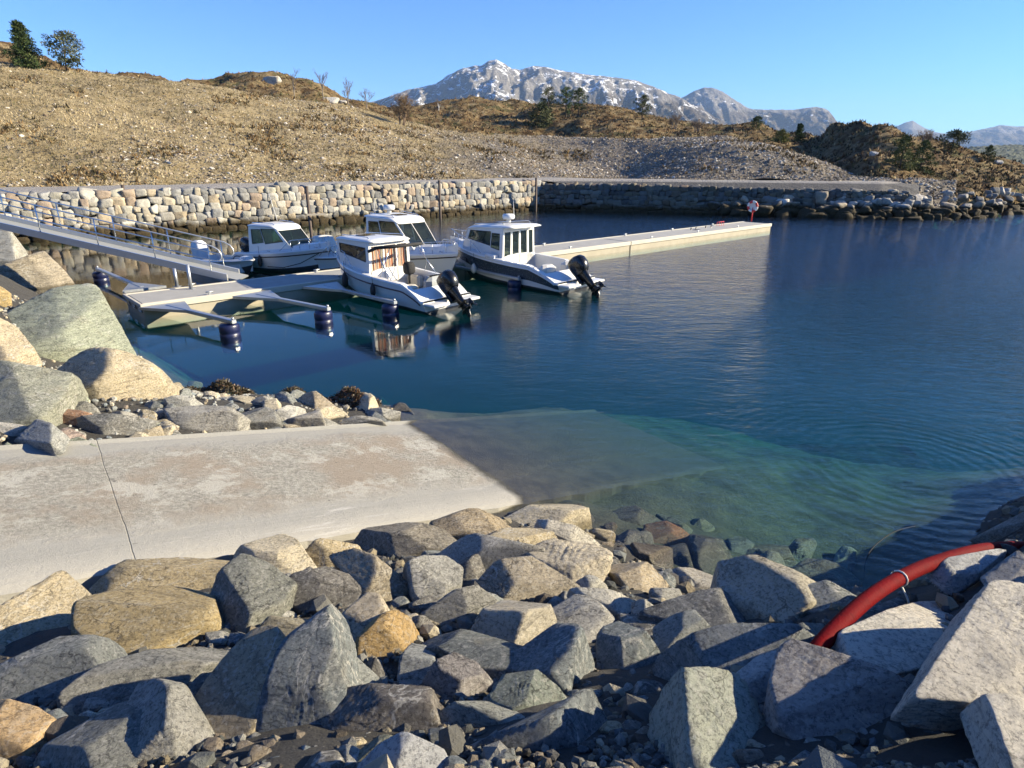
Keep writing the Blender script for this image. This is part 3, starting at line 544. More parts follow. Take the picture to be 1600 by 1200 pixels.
# --- big boulders on the left shore
for a in [
 (r6(-60, 30, 50, 60, 78, 110, 68, 185, -60, 200), 'pale grey boulder at the left edge, topmost of the pile', (.40, .39, .34), .8),
 (r6(5, 225, 90, 88, 170, 145, 225, 180, 275, 265, 210, 302, 90, 328, 40, 255), 'mottled grey brown boulder leaning under the gangway', (.35, .31, .25), .85),
 (r6(-50, 235, 45, 280, 52, 302, 0, 340, -50, 345), 'orange tan round boulder at the left edge, below the pale grey one', (.48, .36, .17), .85),
 (r6(62, 350, 210, 305, 340, 303, 388, 340, 485, 505, 240, 558, 120, 558, 68, 440), 'largest green grey boulder with white veins on the left shore', (.32, .35, .27), .75),
 (r6(-60, 385, 60, 420, 112, 480, 102, 548, -60, 590), 'cream tan boulder at the left edge beside the white veined boulder', (.50, .42, .29), .8),
 (r6(238, 575, 300, 535, 430, 508, 530, 538, 602, 590, 664, 748, 440, 745, 248, 712), 'big tan boulder in front of the white veined boulder, by the water', (.42, .36, .25), .8),
 (r6(-60, 590, 130, 563, 262, 590, 268, 640, 215, 720, 140, 795, -60, 795), 'big grey green boulder at the left edge, left of the big tan boulder', (.31, .32, .26), .75),
 (r6(208, 303, 330, 272, 348, 297, 240, 310), 'small flat stone on top of the white veined boulder', (.33, .33, .29), .5),
 (r6(155, 792, 260, 728, 342, 745, 290, 782), 'small pinkish orange stone between the two big left boulders', (.46, .27, .17), .7),
 (r6(218, 780, 440, 758, 632, 770, 622, 812, 400, 842, 300, 832), 'long low grey slab along the upper edge of the ramp', (.24, .24, .225), .7),
 (r6(-60, 790, 110, 793, 30, 822, -60, 825), 'pale low stone at the left edge above the ramp', PALE, .6),
 (r6(15, 842, 120, 790, 222, 810, 190, 862, 40, 864), 'low blue grey stone touching the ramp near the left edge', (.30, .31, .30), .7),
 (r6(208, 852, 260, 800, 308, 820, 290, 852), 'pink grey stone at the ramp, left end of the long low slab', (.38, .30, .26), .8),
 (r6(348, 740, 500, 738, 648, 745, 605, 770, 360, 772), 'pale flat stone squeezed under the big tan boulder', (.46, .44, .38), .5),
 (r6(545, 830, 620, 795, 632, 830, 580, 850), 'small tan stone at the ramp, right end of the long low slab', TAN, .7),
 (r6(630, 628, 700, 618, 716, 660, 640, 682), 'yellowish stone at the water beside the big tan boulder', TAN, .8),
 (r6(658, 692, 740, 680, 822, 720, 700, 745), 'pale slate stone behind the cracked grey shore block', (.36, .36, .33), .7),
 (r6(672, 745, 780, 720, 862, 720, 912, 760, 900, 812, 700, 822), 'cracked grey shore block touching the ramp', (.29, .28, .25), .8),
 (r6(740, 618, 785, 625, 772, 658, 735, 648), 'small tan stone by the left seaweed mound', TAN, .8),
 (r6(800, 668, 852, 668, 830, 692, 806, 690), 'small cream stone in front of the left seaweed mound', CREAM, .7),
 (r6(858, 680, 940, 672, 936, 697, 870, 697), 'flat pale stone in front of the left seaweed mound', (.42, .40, .34), .6),
 (r6(905, 735, 990, 708, 1062, 740, 1088, 792, 930, 808), 'dark slate shore block with tan lower edge touching the ramp', (.19, .19, .175), .8),
 (r6(955, 690, 1050, 680, 1045, 715, 975, 715), 'grey stone behind the dark slate shore block', GREY, .7),
 (r6(1165, 690, 1230, 668, 1312, 715, 1240, 738), 'tan stone in front of the right seaweed mound', (.42, .35, .25), .7),
 (r6(1075, 748, 1120, 722, 1192, 722, 1130, 792, 1088, 792), 'white grey shore stone right of the dark slate shore block', (.42, .41, .37), .8),
 (r6(1100, 790, 1190, 768, 1240, 740, 1258, 792, 1120, 800), 'pointed pale grey shore stone touching the ramp', (.36, .34, .30), .8),
 (r6(1238, 735, 1330, 722, 1382, 755, 1265, 763), 'cream flat shore stone below the right seaweed mound', CREAM, .6),
 (r6(1255, 770, 1450, 758, 1482, 780, 1280, 794), 'long low grey shore stone touching the ramp', (.30, .29, .26), .7),
 (r6(1378, 735, 1430, 722, 1542, 780, 1480, 783), 'slanting slate stone near the upper corner of the ramp', SLATE, .7),
 (r6(1430, 722, 1552, 735, 1545, 772, 1480, 755), 'grey stone at the upper corner of the ramp', GREY, .7),
 (r6(1448, 690, 1490, 682, 1522, 715, 1460, 718), 'round grey stone right of the right seaweed mound', (.30, .29, .27), .8),
 (r6(1518, 702, 1580, 708, 1602, 732, 1540, 738), 'dark wet stone at the waterline above the ramp corner', DARK, .6)]:
    rock(*a[:3], thick=a[3], k=5, up=.6, lift=.35, grow=1.24)
# one wall of boulders carries on out of frame on the right (it throws the shade over the bank)
# --- smaller stones that close the gaps in the lower bank
cent = [np.array(UV(o.location)) for o in ROCKS]; rad = [max(o.dimensions) * F / max(.5, (np.array(o.location) - CAM) @ FW) * .5 for o in ROCKS]
fr = np.random.default_rng(77); nf = 0
for k in range(12000):
    u, v = fr.uniform(20, 1330), 1235 - 430 * fr.random() ** 1.35; s = fr.uniform(9, 30)
    if v < (980 - .19 * u if u < 850 else 800 + (u - 850) * .14): continue
    if any(np.hypot(u - q[0], v - q[1]) <   .50 * r_ + s * .45 for q, r_ in zip(cent, rad)): continue
    th = np.sort(fr.uniform(0, 6.283, 9)); po = [(u + s * math.cos(t) * fr.uniform(.85, 1.3), v + s * .75 * math.sin(t) * fr.uniform(.8, 1.15)) for t in th]
    rock(po, 'small stone filling a gap between the big boulders of the lower bank', [GREY, SLATE, DARK, TAN, BROWN, BLUE][fr.integers(0, 6)], .8, k=4, group='gap stones of the lower bank', lift=.05, grow=1.1, name='stone')
    cent.append(np.array([u, v])); rad.append(s * 1.0); nf += 1
    if nf >= 280: break
nf = 0
for k in range(3000):
    u, v = fr.uniform(0, 640), fr.uniform(590, 705); s = fr.uniform(8, 22); 
    if any(np.hypot(u - q[0], v - q[1]) < .5 * r_ + s * .4 for q, r_ in zip(cent, rad)): continue
    q3 = hit(u, v)
    if ramp_local(q3[0], q3[1])[1] > -.12 or q3[2] < .03: continue
    po = [(u + s * 1.25 * math.cos(t) * fr.uniform(.85, 1.3), v + s * .6 * math.sin(t) * fr.uniform(.8, 1.15)) for t in np.sort(fr.uniform(0, 6.283, 9))]
    rock(po, 'small shore stone between the larger rocks above the ramp', [GREY, SLATE, TAN, CREAM, GREEN][fr.integers(0, 5)], .8, k=4, group='small stones of the upper shore', lift=.1, grow=1.1, name='stone')
    cent.append(np.array([u, v])); rad.append(s); nf += 1
    if nf >= 60: break
print('FILL', nf)
# ------------------------------------------------------------------ gravel and small broken stone between the boulders
def stones(name, c, size, tints, mat, parent=None, flat=.75, kind='stuff', jag=.35):
    d, fc = ico(1); m = len(c); s = np.asarray(size)[:, None, None] * (1 + rng.uniform(-jag, jag, (m, 1, 3))) * np.array([1, 1, flat])
    V = d[None] * s * (1 + rng.uniform(-.22, .22, (m, len(d), 1)))
    a = rng.uniform(0, 6.28, m); ca, sa = np.cos(a)[:, None], np.sin(a)[:, None]; b = rng.normal(0, .5, m); cb, sb = np.cos(b)[:, None], np.sin(b)[:, None]
    y2 = V[..., 1] * cb - V[..., 2] * sb; z2 = V[..., 1] * sb + V[..., 2] * cb
    V = np.stack([V[..., 0] * ca - y2 * sa, V[..., 0] * sa + y2 * ca, z2], -1) + c[:, None, :]
    Fc = (fc[None] + (np.arange(m) * len(d))[:, None, None]).reshape(-1, 3)
    o = mesh_np(name, V.reshape(-1, 3), Fc, mat, parent, smooth=False, col=np.repeat(tints, len(d), 0))
    return tag(o, kind=kind)
PAL = np.array([TAN, CREAM, GREY, SLATE, DARK, BROWN, GREY, BLUE])
m = 12000; gx = rng.uniform(-9, 8, m); gy = rng.uniform(1.0, 10, m); keep = np.ones(m, bool)
t, s = ramp_local(gx, gy); keep &= (s > 4.0); gz = ground_z(gx, gy); keep &= (gz > -.08)
gx, gy, gz = gx[keep], gy[keep], gz[keep]; sz = rng.uniform(.012, .045, len(gx)) * (1 + (rng.random(len(gx)) < .07) * 1.5)
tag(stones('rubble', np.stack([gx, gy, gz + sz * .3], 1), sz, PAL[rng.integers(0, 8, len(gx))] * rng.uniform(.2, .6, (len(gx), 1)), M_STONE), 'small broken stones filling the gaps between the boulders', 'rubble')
m = 5000; gx = rng.uniform(-15, -1.9, m); gy = rng.uniform(7, 17, m); t, s = ramp_local(gx, gy); gz = ground_z(gx, gy); keep = (s < -.03) & (gz > -.02); gx, gy, gz = gx[keep], gy[keep], gz[keep]; sz = rng.uniform(.02, .06, len(gx))
tag(stones('rubble', np.stack([gx, gy, gz + sz * .3], 1), sz, PAL[rng.integers(0, 8, len(gx))] * rng.uniform(.7, 1.1, (len(gx), 1)), M_STONE), 'broken stones between the shore blocks above the ramp', 'rubble')
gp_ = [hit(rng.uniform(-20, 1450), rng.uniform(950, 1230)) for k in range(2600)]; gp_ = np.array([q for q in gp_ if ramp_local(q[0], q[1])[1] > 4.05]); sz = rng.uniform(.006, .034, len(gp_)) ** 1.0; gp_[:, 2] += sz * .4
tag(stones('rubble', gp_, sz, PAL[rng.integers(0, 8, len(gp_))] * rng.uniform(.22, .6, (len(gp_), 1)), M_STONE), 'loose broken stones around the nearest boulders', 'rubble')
# gravel pocket under the big right boulder
pts = []
for k in range(2600):
    u = rng.uniform(1230, 1530); v = rng.uniform(1175, 1300) - 25 * math.exp(-((u - 1390) / 55) ** 2)
    if v > 1150 + .10 * abs(u - 1400) - 22: pts.append(P(u, v, 3.06 + rng.normal() * .012)); pts[-1][2] = ground_z(pts[-1][:1], pts[-1][1:2])[0] + .07
pts = np.array(pts); sz = rng.uniform(.006, .02, len(pts)); sz[:60] *= 1.5
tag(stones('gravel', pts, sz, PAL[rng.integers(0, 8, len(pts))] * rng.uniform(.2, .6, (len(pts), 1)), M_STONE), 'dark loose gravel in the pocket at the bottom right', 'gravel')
# ------------------------------------------------------------------ seaweed mounds at the waterline
for lab, poly in (('brown seaweed mound at the water beside the yellowish stone', r6(705, 655, 740, 625, 850, 615, 960, 655, 985, 690, 850, 680, 740, 680)),
                  ('dark seaweed tuft between the two larger seaweed mounds', r6(1050, 660, 1100, 640, 1190, 645, 1200, 690, 1120, 705, 1055, 700)),
                  ('reddish brown seaweed mound nearest the ramp corner', r6(1215, 660, 1300, 632, 1430, 640, 1480, 680, 1440, 715, 1330, 728, 1240, 690))):
    poly = np.array(poly); lo, hi = poly.min(0), poly.max(0); c = (lo + hi) / 2; h = P(c[0], hi[1] - 8, .04); w = (h - CAM) @ FW
    a = (hi[0] - lo[0]) / 2 * w / F; b = a * .6; hh = (hi[1] - lo[1]) * w / F * .55; m = 5000
    th = rng.uniform(0, 6.283, m); rr = np.sqrt(rng.random(m)); px = np.cos(th) * rr * a; py = np.sin(th) * rr * b; pz = hh * (1 - rr ** 2) ** .6 * (.75 + .5 * np.sin(px * 7 + py * 5))
    base = np.stack([px, py, pz], 1) + rng.normal(0, .015, (m, 3)); V = []; Fc = []; T = []
    dirx = np.stack([px / a, py / b, -.5 * np.ones(m)], 1) + rng.normal(0, .6, (m, 3)); dirx /= np.linalg.norm(dirx, axis=1)[:, None]
    side = np.cross(dirx, rng.normal(size=(m, 3))); side /= np.linalg.norm(side, axis=1)[:, None]; L = rng.uniform(.03, .10, (m, 1)); wd = rng.uniform(.006, .014, (m, 1))
    V = np.stack([base - side * wd, base + side * wd, base + dirx * L + side * wd * .6 + [0, 0, .01], base + dirx * L - side * wd * .6], 1).reshape(-1, 3)
    red = .5 if 'reddish' in lab else .15; tc = np.where(rng.random((m, 1)) < red, [[.10, .050, .022]], [[.045, .036, .016]]) * rng.uniform(.5, 1.5, (m, 1))
    o = mesh_np('seaweed', V, np.arange(4 * m).reshape(-1, 4), tint_mat('weed', .5, spec=.5), smooth=False, col=np.repeat(tc, 4, 0)); o.location = h; tag(o, lab, 'seaweed', kind='stuff')
    d, fc = ico(3); vv = d * [a * .97, b * .95, hh * .96]; vv = vv + d * (fbm(d * 4 + 5, 3) * .05)[:, None]
# ------------------------------------------------------------------ red hose
from mathutils.bvhtree import BVHTree
_bv = [(BVHTree.FromPolygons([o.matrix_basis @ v.co for v in o.data.vertices], [tuple(p.vertices) for p in o.data.polygons]), o.name) for o in ROCKS if (lambda q: 1150 < q[0] < 1900 and 780 < q[1] < 1150)(UV(o.location))]
for o in ROCKS: pass
def first_hit(u, v):
    dd = Vector(ray(u, v)); best = (hit(u, v) - CAM) @ FW
    for t_, nm in _bv:
        loc = t_.ray_cast(Vector(CAM), dd)[0]
        if loc is not None: best = min(best, (np.array(loc) - CAM) @ FW)
    return best
hpx = [(1262, 1040), (1284, 1006), (1325, 963), (1365, 929), (1405, 904), (1450, 883), (1510, 864), (1560, 856), (1612, 856), (1700, 866)]
hd_ = np.array([min(first_hit(u, v), 6.0) for u, v in hpx]); kx = np.arange(len(hpx)); fit = np.polyfit(kx[1:9], hd_[1:9], 1); lin = np.polyval(fit, kx); lin += np.min((hd_ - lin)[2:9]) * .8 - .07
lin[0] += .08
hp = [CAM + ray(u, v) * w for (u, v), w in zip(hpx, lin)]; print('HOSE', hd_, lin)
def spline(p, k=6):
    p = [Vector(q) for q in p]; out = []
    for i in range(len(p) - 1):
        a, b, c, d = p[max(i - 1, 0)], p[i], p[i + 1], p[min(i + 2, len(p) - 1)]
        for j in range(k):
            t = j / k; out.append(.5 * ((2 * b) + (c - a) * t + (2 * a - 5 * b + 4 * c - d) * t * t + (3 * b - a - 3 * c + d) * t ** 3))
    return out + [p[-1]]
n = N('red_rubber', .75, (.42, .012, .02)); n.set('Specular IOR Level', .06); o = n.obj(); n.set('Base Color', n.mix(n.ramp(n.noise(o, 9, 7, .7), [(.4, 0), (.75, 1)]), (.12, .001, .003), (.075, .003, .005))); n.set('Normal', n.bump(n.noise(n.mapping(o, (1, 1, 1)), 60, 4), .004))
hs = spline(hp); hose = MB().tube(hs, .041, n=16).build('hose', n.m); tag(hose, 'red rubber hose arching over the boulders at the right edge', 'hose')
q = Vector(hs[24]); q1 = Vector(hs[25]); tg = (q1 - q).normalized(); a = tg.orthogonal().normalized(); b = tg.cross(a)
ringp = [q + (a * math.cos(i * .524) + b * math.sin(i * .524)) * .046 for i in range(13)]
tie = MB().tube(ringp + [q + Vector((.06, -.02, -.12)), q + Vector((.10, -.03, -.22))], .005, n=6).build('cable_tie', simple('white_plastic_tie', (.6, .6, .55)), hose)
rp = [P(1350, 905, -.25), P(1352, 880, -.03), P(1362, 858, .03), P(1385, 838, .04), P(1405, 828, .02), P(1430, 822, -.1)]
tag(MB().tube(spline(rp), .006, n=6).build('rope', simple('dark_rope', (.012, .014, .014), .95)), 'thin dark rope curling at the water surface behind the red hose', 'rope')
# ================================================================== quay walls, path, hills, mountains
QA, QC, QE = np.array([-34., 43.]), np.array([3., 72.]), np.array([37., 62.])
dl = (QC - QA) / np.linalg.norm(QC - QA)
QL = QA - dl * 34
QUAY = [QL, QC, QE, np.array([43., 63.]), np.array([58., 73.]), np.array([85., 85.]), np.array([150., 100.])]
def polyline(pts, step=.5):
    out = []
    for a, b in zip(pts[:-1], pts[1:]):
        k = max(2, int(np.linalg.norm(b - a) / step)); out.append(a + (b - a) * np.linspace(0, 1, k, endpoint=False)[:, None])
    return np.concatenate(out)
_qp = polyline(QUAY); _qu = CU + F * _qp[:, 0] / (_qp[:, 1] * FW[1] + 2 * -FW[2]); _o = np.argsort(_qu)
def ywall(u): return np.interp(u, _qu[_o], _qp[_o, 1])
def wall(name, a, b, h0, h1, label, seed, batter=1.1, shade=1.):
    r = np.random.default_rng(seed); L = np.linalg.norm(b - a); e = (b - a) / L; nrm = np.array([e[1], -e[0]])
    Vs, Fs, Cs = [], [], []; off = 0; zc = -.7; row = 0; d, fc = ico(3)
    pal = np.array([(.36, .32, .245), (.39, .37, .32), (.31, .305, .285), (.37, .31, .22), (.26, .26, .25), (.43, .41, .35), (.34, .27, .205), (.33, .315, .26), (.22, .22, .21)])
    while zc < max(h0, h1):
        hr = r.uniform(.38, .60); x = -r.uniform(0, .6)
        while x < L:
            w = r.uniform(.36, .95) * (1.15 if row < 2 else 1); cx = x + w / 2; x += w * .97
            top = h0 + (h1 - h0) * min(1, max(0, cx / L)); hh = min(hr * r.uniform(.85, 1.12), top - zc)
            if hh < .22: continue
            zz = zc + hh / 2 + r.normal() * .05; o2 = batter * (1 - (zz / 3)) + r.normal() * .05
            sc = np.array([w * .555, .42, hh * .58]); planes = []
            for ax in range(3):
                for sg in (-1, 1):
                    q = np.zeros(3); q[ax] = sg; q += r.normal(size=3) * .15; q /= np.linalg.norm(q); planes.append((q, sc[ax] * r.uniform(.93, 1.03)))
            for k in range(5):
                q = r.normal(size=3); q[1] = -abs(q[1]); q /= np.linalg.norm(q); planes.append((q, np.abs(q * sc).sum() * r.uniform(.74, .93)))
            nn = np.array([p[0] for p in planes]) * sc; hq = np.array([p[1] for p in planes])
            rad = (np.maximum(d @ nn.T / hq, 1e-6) ** 60).sum(1) ** (-1 / 60); v = d * rad[:, None] * sc * (1 + rng.normal(0, .012, (len(d), 1)))
            c2 = a + e * cx + nrm * o2
            Vs.append(np.stack([c2[0] + e[0] * v[:, 0] - nrm[0] * v[:, 1], c2[1] + e[1] * v[:, 0] - nrm[1] * v[:, 1], zz + v[:, 2]], 1))
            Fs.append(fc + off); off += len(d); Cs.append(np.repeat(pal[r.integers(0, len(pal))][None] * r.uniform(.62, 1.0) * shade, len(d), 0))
        zc += hr; row += 1
    # dark core behind the stones
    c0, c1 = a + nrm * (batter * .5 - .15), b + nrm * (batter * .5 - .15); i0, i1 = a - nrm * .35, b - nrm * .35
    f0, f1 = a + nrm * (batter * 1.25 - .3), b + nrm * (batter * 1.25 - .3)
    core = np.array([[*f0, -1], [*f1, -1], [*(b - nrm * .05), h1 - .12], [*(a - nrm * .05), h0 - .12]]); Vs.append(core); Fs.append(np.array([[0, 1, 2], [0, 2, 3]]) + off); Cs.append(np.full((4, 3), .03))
    o = mesh_np(name, np.concatenate(Vs), np.concatenate(Fs), M_WALL, col=np.concatenate(Cs)); return tag(o, label, 'wall')
wall('quay_wall', QL, QC, 3, 3, 'long sunlit quay wall of stacked tan and grey stones behind the boats', 11)
wall('quay_wall', QC + np.array([.6, -.6]), QE, 2.75, 2.2, 'shaded quay wall section turning right from the corner behind the long pontoon', 12, batter=1.3, shade=.42)  # stone colours darkened to paint in this section's shade
def sheet(name, us, prof, nv, mat, amp=0., fs=.2, seed=1., octv=5, kind='structure', label=None, post=None, cr=None):
    V = []; us = np.asarray(us, float)
    for u in us:
        k = np.array(prof(u), float); t = np.linspace(0, len(k) - 1, nv); y = np.interp(t, np.arange(len(k)), k[:, 0]); zz = np.interp(t, np.arange(len(k)), k[:, 1])
        ker = np.array([1, 2, 3, 2, 1.]) / 9
        if nv > 30: zz = np.convolve(np.pad(zz, 2, 'edge'), ker, 'valid')
        V.append(np.stack([(u - CU) / F * (y * FW[1] + (5 - zz) * -FW[2]), y, zz], 1))
    V = np.concatenate(V)
    if amp: V[:, 2] += amp * fbm2(V[:, 0] * fs, V[:, 1] * fs, octv, .55, seed) * (cr(V) if cr else 1)
    if post: V = post(V)
    o = mesh_np(name, V, grid_faces(len(us), nv), mat); tag(o, label, None, None, kind); o['nv'] = nv; return o, V
I = lambda pts: (lambda u: np.interp(u, [p[0] for p in pts], [p[1] for p in pts]))
def zat(u, v, y): return PY(u, v, y)[2]
# --- gravel path on the quay (in strips down to the hill foot) and the far arm's gravel shoulder, its shade painted into the colour
n = N('gravel_path', .95); p = n.pos(); f = n.noise(p, 8, 9, .75); c = n.mix(f, (.17, .16, .15), (.36, .345, .32)); c = n.mix(n.ramp(n.noise(p, .5, 5), [(.45, 0), (.65, .5)]), c, (.26, .23, .19)); n.set('Base Color', c); sh = n.ramp(n.math('MULTIPLY', n.sep(p, 2), .25), [(.705, 1), (.722, 0)]); n.set('Base Color', n.mix(sh, c, n.mix(n.noise(p, 3, 8, .75), (.03, .03, .03), (.15, .145, .14)))); n.set('Normal', n.bump(n.noise(p, 3, 8, .75), .25)); M_PATH = n.m
arm = lambda u: np.clip((u - 845) / 110, 0, 1)
us = np.arange(-900, 1440, 8.)
sheet('path', us, lambda u: [(ywall(u) - .15, 2.93 - .85 * arm(u)), (ywall(u) + .15 + 1.3 * arm(u), 2.96 - .1 * arm(u)), (ywall(u) + .7 + 1.2 * arm(u), 3.0), (ywall(u) + 9 - 4.0 * arm(u), 3.04)] if u < 1385 else [(ywall(u) - .15, 1.6), (ywall(u) + 1.5, 2.6 - (u - 1385) / 70), (ywall(u) + 2, 2.9 - (u - 1385) / 90), (ywall(u) + 5, 3.04)], 22, M_PATH, .05, .6)
# --- sunlit grass slope
crestA = I([(-900, 60), (-300, 84), (0, 97), (100, 107), (200, 120), (320, 131), (420, 151), (540, 163), (600, 181), (680, 199), (760, 209), (850, 212), (1000, 213), (1060, 213), (1130, 214), (1180, 223), (1260, 247), (1340, 276), (1500, 284)])
spanA = I([(-900, 30), (-300, 34), (0, 36), (600, 42), (850, 38), (1000, 30), (1180, 23), (1340, 9), (1500, 6)])
footA = lambda u: ywall(u) + 7.5 - 3.4 * arm(u)
n = N('dry_grass_slope', .95); p = n.pos(); xx = n.sep(p, 0); yy = n.sep(p, 1)
dg = n.math('MULTIPLY_ADD', n.noise(p, .12, 6, .65), 1.3, n.math('MULTIPLY', xx, .016)); scr = n.ramp(n.math('MULTIPLY', dg, .5), [(.20, 0), (.36, 1)])
gr = n.mix(n.noise(p, 2.2, 8, .72), (.14, .105, .055), (.46, .38, .23)); gr = n.mix(n.ramp(n.noise(p, .6, 6, .65), [(.48, 0), (.62, .6)]), gr, (.16, .115, .045))
st_ = n.mix(n.vor(p, 3.2, out=1), (.07, .062, .054), (.30, .28, .25)); st_ = n.mix(.45, st_, n.mix(n.noise(p, 4, 8, .75), (.06, .05, .04), (.36, .30, .22)))
c = n.mix(scr, gr, st_); n.set('Base Color', c); n.set('Specular IOR Level', .1); n.set('Normal', n.bump(n.noise(p, 2.0, 9, .75), .36)); M_HILL = n.m
def profA(u):
    y0 = footA(u); yc = y0 + spanA(u); zc = zat(u, crestA(u), yc); t = np.linspace(0, 1, 9); e_ = float(np.clip((u - 1350) / 40, 0, 1)); r = [(y0 - .6 - 2.8 * e_, 2.9 - 2.6 * e_)] + [(y0 + (yc - y0) * a, 3.0 + (zc - 3.0) * (a * .80 + .20 * math.sin(a * math.pi / 2))) for a in t]
    return r + [(yc + 5, zc - .2), (yc + 16, zc - 1.6), (yc + 45, zc - 6)]
def postA(V):
    uu = CU + F * V[:, 0] / (V[:, 1] * FW[1] + (5 - V[:, 2]) * -FW[2]); rel = V[:, 1] - footA(uu); sp = spanA(uu)
    g = np.exp(-((uu - 1185) / 95) ** 2 - ((rel - .45 * sp) / (.3 * sp + 2)) ** 2); V[:, 2] += 1.3 * g
    g = np.exp(-((uu - 960) / 90) ** 2 - ((rel - .45 * sp) / (.35 * sp + 2)) ** 2); V[:, 2] -= 2.6 * g
    return V
us = np.arange(-900, 1500, 7.)
hillA, VA = sheet('hill', us, profA, 150, M_HILL, .38, .22, 4., 6, post=postA)
# --- brown heather hills behind
n = N('heather', .95); p = n.pos(); f = n.noise(p, .5, 9, .7); c = n.ramp(f, [(.30, (.025, .018, .010)), (.43, (.10, .062, .030)), (.53, (.18, .13, .065)), (.66, (.27, .215, .125))])
c = n.mix(n.ramp(n.noise(p, .16, 6, .7), [(.54, 0), (.62, .75)]), c, (.055, .06, .025)); c = n.mix(n.ramp(n.noise(n.vm('ADD', p, (8, 3, 0)), .42, 7, .7), [(.66, 0), (.70, .9)]), c, (.40, .38, .35)); n.set('Base Color', c); n.set('Specular IOR Level', .1)
n.set('Normal', n.bump(n.noise(p, .9, 8, .72), .8)); M_HEATH = n.m
cB = I([(-300, 60), (-60, 62), (0, 68), (40, 79), (80, 93), (130, 108), (220, 122), (300, 132), (335, 127), (360, 116), (390, 112), (430, 119), (470, 130), (510, 143), (545, 156), (580, 165), (620, 172), (700, 190), (800, 205)])
hillB, VB = sheet('hill', np.arange(-300, 800, 6.), lambda u: [(120, zat(u, cB(u) + 45, 120)), (140, zat(u, cB(u) + 20, 140)), (152, zat(u, cB(u) + 6, 152)), (160, zat(u, cB(u), 160)), (175, zat(u, cB(u) + 4, 175)), (230, 0)], 60, M_HEATH, 2.2, .13, 8., 6)
cC = I([(540, 178), (600, 168), (650, 168), (690, 160), (730, 156), (800, 158), (880, 162), (950, 164), (1000, 180), (1060, 192), (1130, 201), (1180, 196), (1215, 206), (1250, 208), (1285, 214), (1296, 200), (1340, 193), (1385, 202), (1425, 217), (1480, 226), (1540, 243), (1600, 262), (1680, 274), (1800, 276), (1900, 280)])
def profC(u):
    w = np.clip((u - 1250) / 120, 0, 1); y0 = (footA(u) + spanA(u) + 6) * (1 - w) + (ywall(u) + 3) * w; z0 = (zat(u, crestA(u) + 2, y0) - .8) * (1 - w) + 2.2 * w
    yc = y0 + 42 * (1 - w) + 30 * w; zc = zat(u, cC(u), yc)
    r = [(y0, z0)] if w < .5 else [(y0 - 3.5, -1.2), (y0, 1.5)]
    while len(r) < 2: r.insert(0, (y0 - 3, z0 - 1))
    return r + [(y0 + (yc - y0) * a, z0 + (zc - z0) * (a ** 1.15)) for a in (.12, .3, .5, .7, .85, .95, 1)] + [(yc + 12, zc - .5), (yc + 40, zc - 4), (yc + 90, -2)]
hillC, VC = sheet('hill', np.arange(540, 1900, 5.), profC, 110, M_HEATH, 1.5, .14, 12., 6)
land = N('far_land', .95); land.set('Base Color', (.05, .055, .03, 1))
MB().add([(-9000, 240, -2), (300, 240, -2), (1500, 1480, -1), (9000, 1480, -1), (12500, 12800, 4), (-12500, 12800, 4)], [(0, 1, 2, 3, 4, 5)]).build('land', land.m); tag(bpy.data.objects['land'], kind='structure')
# --- far forest shore at the right
n = N('far_forest', .95); p = n.pos(); n.set('Base Color', n.mix(n.noise(p, .06, 8, .75), (.012, .022, .010), (.09, .10, .04))); n.set('Normal', n.bump(n.noise(p, .1, 8), 12.))
cF = I([(1380, 240), (1480, 234), (1530, 229), (1600, 227), (1750, 224), (2000, 222)])
sheet('far_forest', np.arange(1380, 2000, 2.), lambda u: [(1350, -2), (1400, zat(u, 252, 1400)), (1600, zat(u, cF(u) + 12, 1600)), (1850, zat(u, cF(u) + 2, 1850)), (1950, zat(u, cF(u), 1950)), (2300, -2)], 60, n.m, 9., .05, 2., 5, kind='stuff', label='dark wooded shore far across the water at the right edge')
tag(bpy.data.objects['far_forest'], cat='forest')
# --- mountains
def mtn_mat(name, snow, lo, hi):
    n = N(name, .9); p = n.pos(); g = n.new('NewGeometry'); zz = n.sep(p, 2)
    rk = n.mix(n.noise(n.mapping(p, (1, 1, 2.5)), .006, 10, .72), (.085, .08, .072), (.30, .28, .255)); rk = n.mix(n.ramp(zz, [(0, 0), (1, 0)]), rk, rk)
    low = n.math('DIVIDE', n.math('SUBTRACT', hi, zz), hi - lo); lw = n.ramp(n.math('MULTIPLY_ADD', n.noise(p, .004, 6), .6, low), [(.9, 0), (1.25, 1)]); rk = n.mix(lw, rk, n.mix(n.noise(p, .012, 6), (.05, .045, .03), (.14, .11, .075)))
    s1 = n.noise(n.mapping(p, (1, 1, 1.2), (0, 0, .5)), .013, 10, .72, .8); s2 = n.noise(p, .0022, 4)
    alt = n.math('DIVIDE', n.math('SUBTRACT', zz, lo), hi - lo); nz = n.sep(g.outputs['Normal'], 2)
    v = n.math('ADD', n.math('MULTIPLY', s1, 1.35), n.math('ADD', n.math('MULTIPLY', alt, .10), n.math('ADD', n.math('MULTIPLY', nz, .16), n.math('MULTIPLY', s2, .25))))
    w = n.ramp(n.math('MULTIPLY', v, .5), [(snow, 0), (snow + .008, 1)]); n.set('Base Color', n.mix(w, rk, (.80, .82, .85))); n.set('Specular IOR Level', .1)
    n.set('Normal', n.bump(n.noise(p, .012, 9, .7), 60.)); return n.m
